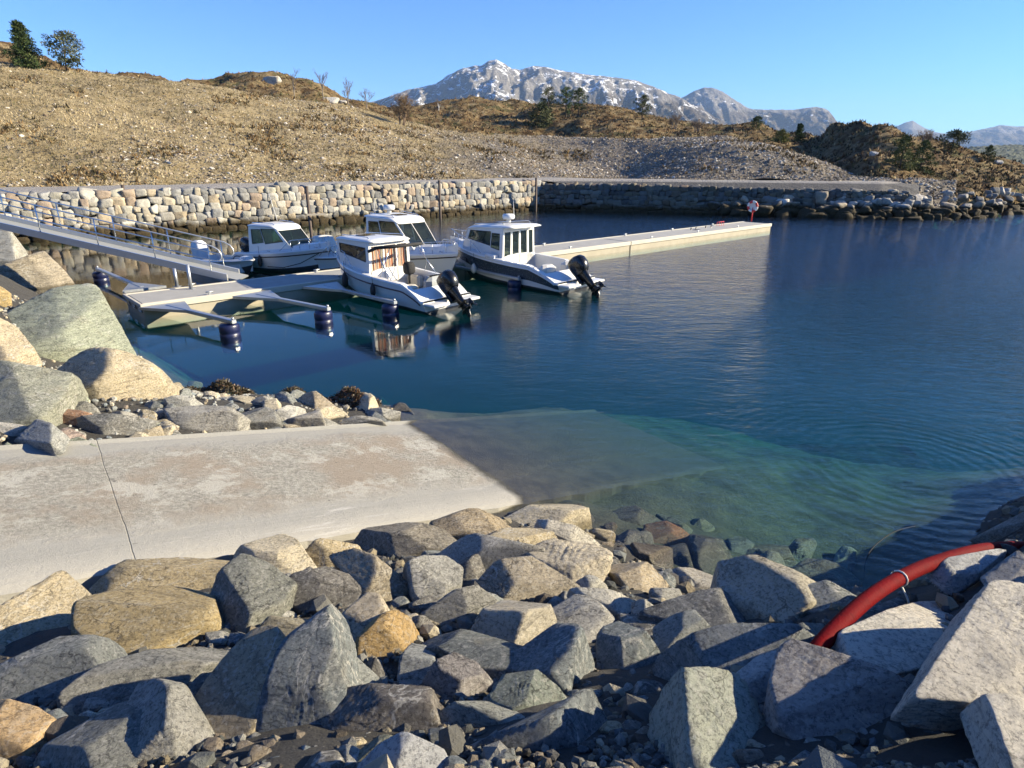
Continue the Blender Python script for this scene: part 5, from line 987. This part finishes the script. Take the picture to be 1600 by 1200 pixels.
# --- boats
def fat(u, L, p): return np.interp(u, L, p)
def make_boat(label, pos, ang, L, B, cfg, name='motor_boat'):
    r0 = empty(name, (pos[0], pos[1], cfg.get('sink', 0)), ang); tag(r0, label, 'boat'); fs, fb = cfg.get('fs', .80), cfg.get('fb', 1.28); drop = cfg.get('drop', .12); rake = cfg.get('rake', .95)
    ts = np.unique(np.concatenate([np.linspace(0, 1, 41), [cfg['ck'][0], cfg['ck'][1], drop * .5]]))
    bs = lambda t: B / 2 * (.93 + .07 * min(1, t / .3)) * (1 - max(0, (t - .42) / .58) ** 2.3 * .985)
    zs0 = lambda t: fs + (fb - fs) * t ** 1.7
    zs = lambda t: zs0(t) if t >= drop else .40 + (zs0(drop) - .40) * (max(0, t - .03) / (drop - .03)) ** .75 if t > .03 else .40
    def sect(t):
        b, h = bs(t), zs(t); bc = b * (.90 - .45 * t ** 3); zc = .06 + .42 * t ** 3; zk = -.38 + .30 * t ** 5
        pts = [(0, zk), (bc * .5, zk + (zc - zk) * .45), (bc, zc)]
        for u in (.10, .22, .36, .5, .62, .74, .86, 1): pts.append((bc + (b - bc) * u ** (1 + .9 * t ** 2), zc + (h - zc) * u))
        return [(L * t - rake * (1 - (z - zk) / (h - zk + 1e-6)) ** 1.2 * t ** 5, y, z) for y, z in pts]
    rows = []
    for t in ts:
        s = sect(t); rows.append([(x, -y, z) for x, y, z in s[::-1]] + s[1:])
    k = len(rows[0]); nb = (k - 1) // 2
    band = cfg.get('band'); mr = []
    for j in range(k - 1):
        i = j if j < nb else k - 2 - j       # 0 = sheer strake .. nb-1 = keel
        mr.append(2 if i >= nb - 3 else (1 if band and band[0] <= i <= band[1] else 0))
    h = MB(); h.loft(rows, mrow=mr); h.add(rows[0], [tuple(range(k))], 0); lowp = [(x - .004, y, z) for x, y, z in rows[0] if z < .12]; h.add(lowp, [tuple(range(len(lowp)))], 2)
    h.build('hull', [cfg.get('hm', M_GEL), cfg.get('bm', M_HULLGREY), M_BOOT], r0)
    for sgn in (1, -1):   # rubbing strake along both sides
        u = cfg.get('rail_u', .97); pts = []
        for t in ts[ts > .02]:
            s = sect(t); a, b = s[2], s[-1]; idx = 2 + 8 * u; x = np.interp(u, [0, .10, .22, .36, .5, .62, .74, .86, 1], [q[0] for q in s[2:]]); y = np.interp(u, [0, .10, .22, .36, .5, .62, .74, .86, 1], [q[1] for q in s[2:]]); z = np.interp(u, [0, .10, .22, .36, .5, .62, .74, .86, 1], [q[2] for q in s[2:]]); pts.append((x, sgn * (y + .005), z))
        MB().tube(pts, .028, n=6).build('rub_rail', cfg.get('rail', M_RUB), r0)
    # deck and cockpit in one moulding
    c0, c1 = cfg['ck']; w = cfg.get('side', .22); zf = cfg.get('zf', .30); D = MB(); rows = []
    def dk(t, cock):
        b, z, x = bs(t), zs(t), L * t; wi = max(b - w, .01)
        top = [(x, b, z), (x, max(b - .03, .005), z + .05), (x, wi, z + .06)]
        top += [(x, wi - .02 if wi > .05 else wi * .5, zf), (x, 0, zf)] if cock else [(x, wi * .6, z + .06 + cfg.get('camber', .10) * (t > .3)), (x, 0, z + .06 + cfg.get('camber', .10) * 1.3 * (t > .3))]
        return top + [(x, -y, z) for x, y, z in top[-2::-1]]
    for t in ts:
        if t == c0: rows += [dk(t, False), dk(t, True)]
        elif t == c1: rows += [dk(t, True), dk(t, False)]
        else: rows.append(dk(t, c0 < t < c1))
    D.loft(rows, smooth=False); D.build('deck', M_GEL, r0)
    pl = MB()
    for s in (-1, 1): pl.box((-.22, s * B * .30, .34), (.62, B * .30, .09), bev=.02)
    if cfg.get('platform', True): pl.build('swim_platform', M_GEL, r0)
    # ---- cabin
    cb = cfg.get('cabin')
    def panel(mb, q, holes, gl=M_GLASS, th=.035, nm='window', frame=True):
        A, Bq, C_, Dq = [Vector(v) for v in q]; nrm = (Bq - A).cross(Dq - A).normalized(); f = lambda s, t: A.lerp(Bq, s).lerp(Dq.lerp(C_, s), t)
        S = sorted({0, 1, *[x for hh in holes for x in hh[:2]]}); T = sorted({0, 1, *[x for hh in holes for x in hh[2:4]]})
        for i in range(len(S) - 1):
            for j in range(len(T) - 1):
                sm, tm = (S[i] + S[i + 1]) / 2, (T[j] + T[j + 1]) / 2
                if any(hh[0] < sm < hh[1] and hh[2] < tm < hh[3] for hh in holes): continue
                mb.prism([f(S[i], T[j]), f(S[i + 1], T[j]), f(S[i + 1], T[j + 1]), f(S[i], T[j + 1])], -nrm * th)
        for hh in holes:
            g = [f(hh[0], hh[2]), f(hh[1], hh[2]), f(hh[1], hh[3]), f(hh[0], hh[3])]; wn = MB().prism([v - nrm * .012 for v in g], -nrm * .008).build(nm, hh[4] if len(hh) > 4 else gl, r0)
            if frame:
                fr = MB(); gg = g + [g[0]]
                for a, b in zip(gg[:-1], gg[1:]): fr.tube([a, b], .016, n=4, smooth=False)
                fr.build('frame', cfg.get('fmat', M_RUB), wn)
    if cb:
        xa, xf, xta, xtf, z0a, z0f, z1a, z1f, wb, wbf, wt, wtf = cb['g']; w_ = MB()
        for s in (1, -1):
            q = [(xa, s * wb, z0a), (xf, s * wbf, z0f), (xtf, s * wtf, z1f), (xta, s * wt, z1a)]
            if s == 1: q = [q[1], q[0], q[3], q[2]]
            hs_ = [((1 - x[1], 1 - x[0], *x[2:]) if s == 1 else x) for x in cb['side']]
            panel(w_, q, hs_, cb.get('gl', M_GLASS))
        panel(w_, [(xf, -wbf, z0f), (xf, wbf, z0f), (xtf, wtf, z1f), (xtf, -wtf, z1f)], cb['front'], cb.get('gl', M_GLASS), nm='windscreen')
        if cb.get('back') is not None: panel(w_, [(xa, wb, z0a), (xa, -wb, z0a), (xta, -wt, z1a), (xta, wt, z1a)], cb['back'], cb.get('glb', M_GLASS), nm='door_window', frame=False)
        w_.build('cabin', M_GEL, r0)
        oa, of = cb.get('over', (.15, .22)); rf = MB(); rows = []
        for i, a in enumerate(np.linspace(0, 1, 15)):
            x = xta - oa + (xtf + of - xta + oa) * a; zz = z1a + (z1f - z1a) * a; e = (1 - abs(2 * a - 1) ** 5) ** .5; ww = (wt + (wtf - wt) * a + .07) * (.86 + .14 * e); hgt = .035 + .085 * e; zz -= cb.get('visor', .06) * max(0, (a - .75) / .25) ** 2
            rows.append([(x, ww * math.copysign(abs(math.cos(t)) ** .45, math.cos(t)), zz + .01 + (hgt * abs(math.sin(t)) ** .8 if math.sin(t) >= 0 else -.03 * abs(math.sin(t)))) for t in np.linspace(0, 2 * math.pi, 25)[:-1]])
        rf.loft(rows, closed=True); rf.add(rows[0], [tuple(range(24))[::-1]]); rf.add(rows[-1], [tuple(range(24))]); roof = rf.build('roof', M_GEL, r0)
        m = MB()
        for s in (-1, 1): m.tube([(xta + .1, s * (wt - .12), z1a + .1), (xta + .2, s * (wt - .12), z1a + .17), (xtf - .3, s * (wtf - .12), z1f + .17), (xtf - .15, s * (wtf - .12), z1f + .09)], .016, n=6)
        m.build('roof_rail', M_STEEL, roof)
        if cb.get('hatch'): MB().box(((xta + xtf) / 2 + .2, 0, (z1a + z1f) / 2 + .13), (.55, .55, .03), bev=.012).build('roof_hatch', M_TINTG, roof)
        # inside: helm, wheel and two seats seen through the glass
        ins = MB(); xm = xf - .55; ins.box((xm, 0, z0a + .22), (.4, wb * 1.6, .5), bev=.05); ins.build('dashboard', M_CANVAS, r0)
        for s in (-1, 1): st = MB(); st.box((xa + .55, s * wb * .48, z0a + .05), (.42, .42, .14), bev=.04); st.box((xa + .36, s * wb * .48, z0a + .36), (.12, .42, .55), bev=.04); st.build('seat', M_SEAT, r0)
        wl = MB(); wl.tube([(xm - .28, -.35 + .17 * math.cos(t), z0a + .55 + .17 * math.sin(t)) for t in np.linspace(0, 6.283, 17)], .013, n=6); wl.build('steering_wheel', M_BLACK, r0)
        if cb.get('curtain'):
            cu = MB(); n_ = 60; rows = [[(xa + .09 + .025 * math.sin(i * 1.3), -wb * .92 + 1.84 * wb * i / n_, zc) for i in range(n_ + 1)] for zc in (z0a - .25, (z0a + z1a) / 2, z1a - .12)]; cu.loft(rows); cu.build('curtain', M_CURT, r0)
        if cb.get('radar'):
            m = MB(); rx, rz_ = cb['radar']; m.loft([[(rx + r * math.cos(t), r * math.sin(t), rz_ + h) for t in np.linspace(0, 6.283, 19)[:-1]] for r, h in ((.02, .0), (.24, .0), (.27, .06), (.27, .15), (.22, .21), (.02, .23))], closed=True); m.tube([(rx, 0, rz_ - .14), (rx, 0, rz_)], .10, n=10); m.build('radar_dome', M_GEL, roof)
    for (x, y, z, hh, ln) in cfg.get('ant', []): MB().tube([(x, y, z), (x + ln, y, z + hh)], [.014, .006], n=5).build('antenna', M_GEL, r0)
    # ---- bow rail
    if cfg.get('bow_rail', True):
        m = MB(); pt = []; ta = cfg.get('br0', .56)
        for t in np.linspace(ta, .985, 12): pt.append((L * t - .02, max(bs(t) - .10, .03), zs(t) + .10 + .42 * min(1, (t - ta) / .10)))
        full = [(x, -y, z) for x, y, z in pt] + [(L - .02, 0, zs(1) + .52)] + pt[::-1]; m.tube(full, .016, n=6)
        for t in np.linspace(ta + .10, .93, 4):
            for s in (-1, 1): m.tube([(L * t, s * (bs(t) - .10), zs(t) + .05), (L * t - .02, s * (bs(t) - .10), zs(t) + .52)], .013, n=5)
        m.build('bow_rail', M_STEEL, r0)
    m = MB()
    for t in (.16, .5, .9):
        for s in (-1, 1): m.tube([(L * t - .1, s * (bs(t) - .12), zs(t) + .11), (L * t + .1, s * (bs(t) - .12), zs(t) + .11)], .017, n=6)
    m.build('cleat', M_STEEL, r0)
    # ---- outboard
    if cfg.get('motor') is not None:
        tilt = cfg['motor']; mo = empty('outboard_motor', (-.10, cfg.get('moy', 0), .62)); mo.parent = r0; mo.rotation_euler = (0, R(tilt), cfg.get('yaw', 0)); sc = cfg.get('ms', 1)
        mo.scale = (sc,) * 3; c = MB(); rows = []
        for z, lx_, ly_, ox in ((-.02, .24, .16, -.16), (.06, .30, .19, -.18), (.22, .34, .205, -.20), (.40, .34, .20, -.19), (.52, .28, .17, -.16), (.58, .15, .10, -.13), (.59, .02, .02, -.12)):
            rows.append([(ox + lx_ * math.copysign(abs(math.cos(t)) ** .6, math.cos(t)), ly_ * math.copysign(abs(math.sin(t)) ** .7, math.sin(t)), z) for t in np.linspace(0, 6.283, 21)[:-1]])
        c.loft(rows, closed=True); c.build('cowling', cfg.get('mm', M_BLACK), mo)
        l = MB(); l.loft([[(ox + a * math.cos(t), b * math.sin(t), z) for t in np.linspace(0, 6.283, 13)[:-1]] for z, a, b, ox in ((-.02, .20, .13, -.18), (-.25, .15, .085, -.20), (-.60, .13, .05, -.22), (-.74, .16, .05, -.24), (-1.02, .06, .02, -.20))], closed=True)
        l.box((-.30, 0, -.60), (.42, .26, .025), bev=.01); l.ell((-.26, 0, -.78), (.28, .07, .07)); l.build('leg', cfg.get('mm', M_BLACK), mo)
        b = MB(); b.box((.02, 0, -.12), (.12, .28, .42), bev=.02); b.box((-.06, 0, -.05), (.16, .16, .16), bev=.02); b.build('bracket', M_BLACK, mo)
        pr = MB(); pr.ell((-.55, 0, -.78), (.09, .05, .05))
        for i in range(3):
            a = i * 2.094; Mx = Matrix.Rotation(a, 3, 'X'); pr.prism([Vector((-.55, 0, -.78)) + Mx @ Vector(v) for v in ((.05, .02, .03), (.06, .10, .10), (.03, .09, .17), (-.02, -.02, .18), (-.05, -.04, .05))], Mx @ Vector((.012, -.01, 0)))
        pr.build('propeller', M_BLACK, mo)
    r0['L'] = L; return r0, bs, zs, sect
def on(pos, ang, p): c, s = math.cos(ang), math.sin(ang); return (pos[0] + c * p[0] - s * p[1], pos[1] + s * p[0] + c * p[1], p[2])
def fender(label, p, col, tilt=0, r=.10, h=.42):
    f = empty('fender', p); tag(f, label, 'fender'); m = MB(); m.loft([[(a * math.cos(t), a * math.sin(t), z) for t in np.linspace(0, 6.283, 15)[:-1]] for a, z in ((.02, -h / 2 - .02), (r * .7, -h / 2 + .03), (r, -h / 2 + .12), (r, h / 2 - .12), (r * .55, h / 2), (.03, h / 2 + .06))], closed=True); m.build('body', col, f)
    MB().tube([(0, 0, h / 2 + .05), (0, 0, h / 2 + .5)], .008, n=5).build('lanyard', M_BLACK, f)
def axis(stern, bow): d = Vector(bow[:2]) - Vector(stern[:2]); return d.normalized(), math.atan2(d.y, d.x)
# 1) boat with the striped curtain (near)
bow = P(542, 450, 0); stp = P(656, 489, 0)
def place(bow, stp, B, L, rake):
    """bow waterline point and port stern waterline corner -> stern centre and heading"""
    b = Vector(bow[:2]); s = Vector(stp[:2]); d = b - s; off = math.asin(min(.9, B / 2 * .86 / d.length)); ang = math.atan2(d.y, d.x) - 0; a2 = ang - (-off) * -1
    a2 = ang - off; ax = Vector((math.cos(a2), math.sin(a2))); lf = Vector((-ax.y, ax.x)); st = s - lf * (B / 2 * .86)
    # port side is to the left of the heading: turn until bow lies on the centre line
    a2 = math.atan2((b - st).y, (b - st).x); return (st.x, st.y), a2, (b - st).length
st, ang, wl = place(bow, stp, 2.45, 6.3, .9); print('BOAT2', st, math.degrees(ang), wl)
L = wl + .55
mk = make_boat
b2, bs, zs, sec = mk('white cabin boat with orange striped curtains and black tilted outboard', st, ang, L, 2.45, dict(fs=.86, fb=1.34, drop=.16, ck=(.10, .47), zf=.36, rail=M_STRIPE, rail_u=.74, motor=44, ms=1.18, rake=.6,
    cabin=dict(g=(L * .47, L * .80, L * .47, L * .835, .62, 1.16, 2.16, 2.10, .98, .72, .93, .66), side=[(.10, .92, .52, .86, M_TINTG)], front=[(.06, .48, .30, .90, M_TINTG), (.52, .94, .30, .90, M_TINTG)], back=[(.06, .34, .04, .90), (.38, .66, .04, .90), (.70, .94, .04, .90)], curtain=True, over=(.20, .14), glb=M_CLEAR, hatch=True, visor=.02), br0=.62))
T = lambda p: on(st, ang, p)
def addpart(name, mb, mat, root): return mb.build(name, mat, root)
m = MB()   # folded bimini: rolled black canvas on steel bows behind the cabin
m.tube([(L * .47 - .06, .98, 1.86), (L * .47 - .5, .95, 2.02), (L * .47 - 1.0, .70, 2.08), (L * .47 - 1.15, .2, 2.09), (L * .47 - 1.1, -.3, 2.09), (L * .47 - .95, -.75, 2.06), (L * .47 - .7, -.98, 2.02)], .06, n=8); m.build('folded_canopy', M_CANVAS, b2)
m = MB()
for s in (-1, 1): m = MB(); m.tube([(L * .47 - .5, s * .92, 2.0), (L * .34, s * 1.02, 1.5), (L * .26, s * 1.06, .95)], .014, n=6); m.build('canopy_bow', M_STEEL, b2); m = MB(); m.tube([(L * .47 - .98, s * .7, 2.06), (L * .33, s * 1.02, 1.4), (L * .36, s * 1.06, .98)], .014, n=6); m.build('canopy_bow', M_STEEL, b2)
m = MB(); m.ell((L * .36, -.30, 1.18), (.20, .20, .24), e=.6); m.tube([(L * .36, -.30, .36), (L * .36, -.30, 1.0)], .05, n=8); m.build('covered_pedestal', M_CANVAS, b2)
m = MB(); m.box((L * .145, -.35, .80), (.45, 1.1, .55), bev=.16); m.build('grey_seat_cover', M_GCANVAS, b2)
MB().box((L * .17, .72, .62), (.42, .5, .46), bev=.08).build('cockpit_bench', M_SEAT, b2); MB().box((L * .40, -.80, .62), (.7, .3, .46), bev=.08).build('side_bench', M_SEAT, b2)
fender('black fender hanging at the bow of the striped curtain boat', T((L * .70, bs(.70) + .02, .62)), M_RUB, r=.12, h=.5)
fender('black fender hanging amidships on the striped curtain boat', T((L * .38, bs(.38) + .08, .55)), M_RUB, r=.10)
# 2) grey hulled boat on the right
bow = P(722, 424, 0); stp = P(864, 458, 0); st, ang, wl = place(bow, stp, 2.6, 6.8, .9); L = wl + .75; print('BOAT3', st, math.degrees(ang), wl)
b3, bs, zs, sec = mk('white and slate grey cabin boat with radar dome, right of the striped curtain boat', st, ang, L, 2.6, dict(fs=.90, fb=1.42, drop=.20, ck=(.10, .42), zf=.36, band=(1, 4), bm=M_HULLGREY, rail=M_GEL, rail_u=.88, motor=42, ms=1.22, rake=.75, ant=[(L * .50, -.35, 2.6, .75, .05)],
    cabin=dict(g=(L * .42, L * .80, L * .42, L * .74, .66, 1.36, 2.34, 2.16, 1.02, .62, .96, .66), side=[(.09, .30, .42, .84), (.33, .92, .46, .88)], front=[(.05, .48, .12, .92), (.52, .95, .12, .92)], back=[(.05, .24, .04, .88), (.30, .50, .04, .88), (.56, .76, .04, .88), (.82, .95, .30, .88)], over=(.50, .18), radar=(L * .50, 2.60), hatch=True, visor=.10), br0=.58))
MB().box((L * .14, .62, .70), (.5, .8, .6), bev=.12).build('cockpit_bench', M_GEL2, b3); MB().box((L * .14, -.72, .70), (.5, .6, .6), bev=.12).build('cockpit_bench', M_GEL2, b3)
T = lambda p: on(st, ang, p)
fender('white fender hanging on the grey hulled boat near the boom', T((L * .62, bs(.62) + .06, .50)), M_GEL2, r=.13, h=.36)
m = MB().tube([(L * .45, bs(.45) - .14, 1.10), (L * .52, bs(.5) - .10, 1.16)], .13, n=10).build('rolled_fender', M_GEL, b3)
# 3) small cabin boat on the far side (bow towards the pontoon)
bw = P(516, 386, 1.28)[:2]; hd = Vector((.84, -.54)).normalized(); L = 6.0; ang = math.atan2(hd.y, hd.x); st = (bw[0] - hd.x * L, bw[1] - hd.y * L)
b1, bs, zs, sec = mk('small white cabin boat with green tinted windscreen, left behind the pontoon', st, ang, L, 2.35, dict(fs=.72, fb=1.24, drop=.08, ck=(.06, .24), zf=.36, rail=M_RUB, rail_u=.80, motor=35, ms=1.1, rake=.8, platform=True, ant=[(L * .30, .55, 2.2, 1.5, -.45)], side=.16, camber=.2,
    cabin=dict(g=(L * .24, L * .70, L * .25, L * .53, .60, 1.14, 2.04, 2.04, 1.0, .66, .90, .70), side=[(.10, .42, .42, .90), (.45, .92, .36, .92)], front=[(.03, .97, .06, .93)], back=[(.3, .7, .04, .9)], gl=M_GREENG, over=(.16, .16), visor=.12, hatch=False), br0=.62))
T = lambda p: on(st, ang, p)
fender('dark fender on the side of the small cabin boat with the green windscreen', T((L * .42, -bs(.42) - .06, .50)), M_RUB, r=.10, h=.46)
m = MB().tube([T((L * .93, -bs(.93) - .02, 1.0)), T((L * .80, -bs(.8) - .03, .55)), T((L * .66, -bs(.66) - .04, .32)), T((L * .5, -bs(.5) - .04, .30))], .018, n=6).build('mooring_line', M_BLACK); tag(m, 'dark mooring line slung along the bow of the small cabin boat', 'rope')
# 4) hardtop cruiser behind
bw = P(716, 399, 1.25)[:2]; hd = Vector((NX[0] + .10, NX[1] - .0)).normalized(); L = 6.9; ang = math.atan2(hd.y, hd.x); st = (bw[0] - hd.x * L, bw[1] - hd.y * L)
b4, bs, zs, sec = mk('white hardtop cruiser behind the striped curtain boat, radar on its roof', st, ang, L, 2.6, dict(fs=.92, fb=1.32, drop=.06, ck=(.06, .26), zf=.4, rail=M_RUB, rail_u=.84, motor=5, rake=.9, ant=[(L * .26, -.5, 2.65, .6, 0)], side=.2, camber=.26,
    cabin=dict(g=(L * .24, L * .70, L * .26, L * .53, .72, 1.36, 2.58, 2.52, 1.05, .70, .98, .80), side=[(.08, .40, .40, .90), (.44, .94, .30, .93)], front=[(.03, .48, .08, .92), (.52, .97, .08, .92)], back=None, over=(.30, .18), radar=(L * .32, 2.86), visor=.14, hatch=True), br0=.60))
# 5) small open boat with the white console cover
bw = P(548, 404, .85)[:2]; hd = Vector((NX[0], NX[1])); L = 5.2; ang = math.atan2(hd.y, hd.x); st = (bw[0] - hd.x * L, bw[1] - hd.y * L)
b5, bs, zs, sec = mk('small open boat with tall white console cover, between the cabin boats', st, ang, L, 2.0, dict(fs=.62, fb=.92, drop=.05, ck=(.07, .62), zf=.25, rail=M_RUB, rail_u=.9, motor=10, rake=.7, mm=M_GEL2, br0=.7, side=.16), 'open_boat')
m = MB(); m.loft([[(L * .55 + a * math.copysign(abs(math.cos(t)) ** .5, math.cos(t)) + o, b * math.copysign(abs(math.sin(t)) ** .5, math.sin(t)), z) for t in np.linspace(0, 6.283, 21)[:-1]] for a, b, z, o in ((.62, .55, .3, 0), (.58, .53, .9, -.04), (.46, .48, 1.35, -.16), (.34, .42, 1.62, -.22), (.05, .08, 1.68, -.22))], closed=True); m.build('console_cover', M_GEL2, b5)
# 6) small dark open boat behind the gangway
bw = P(396, 407, .72)[:2]; hd = Vector((.80, -.60)).normalized(); L = 4.6; ang = math.atan2(hd.y, hd.x); st = (bw[0] - hd.x * L, bw[1] - hd.y * L)
b6, bs, zs, sec = mk('small open boat with white covered outboard behind the lower end of the gangway', st, ang, L, 1.85, dict(fs=.50, fb=.74, drop=.04, ck=(.05, .86), zf=.14, band=(0, 0), bm=M_GEL, rail=M_GEL, rail_u=.97, rake=.6, bow_rail=False, platform=False, side=.12), 'open_boat')
m = MB(); m.loft([[(-.02 + a * math.copysign(abs(math.cos(t)) ** .6, math.cos(t)), b * math.copysign(abs(math.sin(t)) ** .6, math.sin(t)), z) for t in np.linspace(0, 6.283, 21)[:-1]] for a, b, z in ((.22, .18, .1), (.34, .28, .55), (.40, .32, .9), (.36, .28, 1.15), (.20, .16, 1.28), (.03, .03, 1.30))], closed=True); m.build('motor_cover', simple('white_canvas', (.62, .64, .66), .8, bump=.02), b6)
m = MB(); m.box((L * .35, 0, .42), (.3, 1.5, .06), bev=.02); m.build('thwart', M_GREY, b6); m = MB(); m.box((L * .62, 0, .42), (.3, 1.3, .06), bev=.02); m.build('thwart', M_GREY, b6)
# --- lifebuoy stand and boarding ladder on the outer section
q = P(1174, 346, .52); r0 = empty('lifebuoy_stand', q, PA - 1.57); tag(r0, 'red and white lifebuoy on a red post near the end of the outer pontoon', 'lifebuoy')
MB().tube([(0, 0, 0), (0, 0, 1.05)], .045, n=10).build('post', M_RED, r0); rg = MB(); n_ = 32; rr_ = .36; seg = []
for i in range(n_):
    t0, t1 = 6.2832 * i / n_, 6.2832 * (i + 1) / n_; rg.tube([(rr_ * math.cos(t0), -.07, 1.12 + rr_ * math.sin(t0)), (rr_ * math.cos(t1), -.07, 1.12 + rr_ * math.sin(t1))], .09, m=1 if (i // 4) % 2 else 0, n=10, cap=False)
rg.build('ring', [M_RED, simple('white_vinyl', (.75, .74, .7), .5)], r0); MB().box((0, 0, 1.12), (.62, .05, .5), bev=.02).build('back_board', simple('white_board', (.65, .62, .58), .6), r0)
q = P(1098, 367, .1); r0 = empty('service_float', q, PA); tag(r0, 'low dark work float moored along the outer pontoon', 'float'); MB().box((0, 0, .10), (3.2, .7, .16), bev=.03).build('platform', M_GALV, r0); m = MB()
for x in (-1.2, -.6, .6, 1.3): m.tube([(x, .2, .1), (x, .2, .55)], .04, n=8)
m.box((-.9, 0, .3), (.9, .4, .22), bev=.05); m.build('fittings', M_BLACK, r0)
q = P(1122, 353, .5); r0 = empty('rescue_ladder', q, PA); tag(r0, 'thin red rescue ladder at the edge of the outer pontoon', 'ladder'); m = MB()
for x in (-.25, 0.05, .35, .65): m.tube([(x, -.05, -.5), (x, -.05, .30)], .018, n=6)
for z in (-.3, 0, .28): m.tube([(-.25, -.05, z), (.65, -.05, z)], .018, n=6)
m.build('rails', M_RED, r0)

# --- mooring lines from the bows to the pontoon
def moor(a, b, label, sag=.25):
    a, b = Vector(a), Vector(b); pts = [a.lerp(b, t) - Vector((0, 0, sag * 4 * t * (1 - t))) for t in np.linspace(0, 1, 9)]
    tag(MB().tube(pts, .016, n=6).build('mooring_rope', M_BLACK), label, 'rope', 'mooring ropes')
for bo, dv, lab in ((b2, .55, 'dark mooring rope from the bow of the striped curtain boat to the pontoon'), (b3, .5, 'dark mooring rope from the bow of the grey hulled boat to the pontoon'), (b1, .5, 'dark mooring rope from the bow of the small cabin boat to the pontoon'), (b4, .4, 'dark mooring rope from the bow of the hardtop cruiser to the pontoon')):
    ang = bo.rotation_euler.z; L = bo['L']; tip = on((bo.location.x, bo.location.y), ang, (L * .95, 0, 1.32)); q, w = coord(tip); sgn = 1 if w > 0 else -1
    moor(tip, (*pw(q + dv, sgn * .95)[:2], .62), lab, .12)
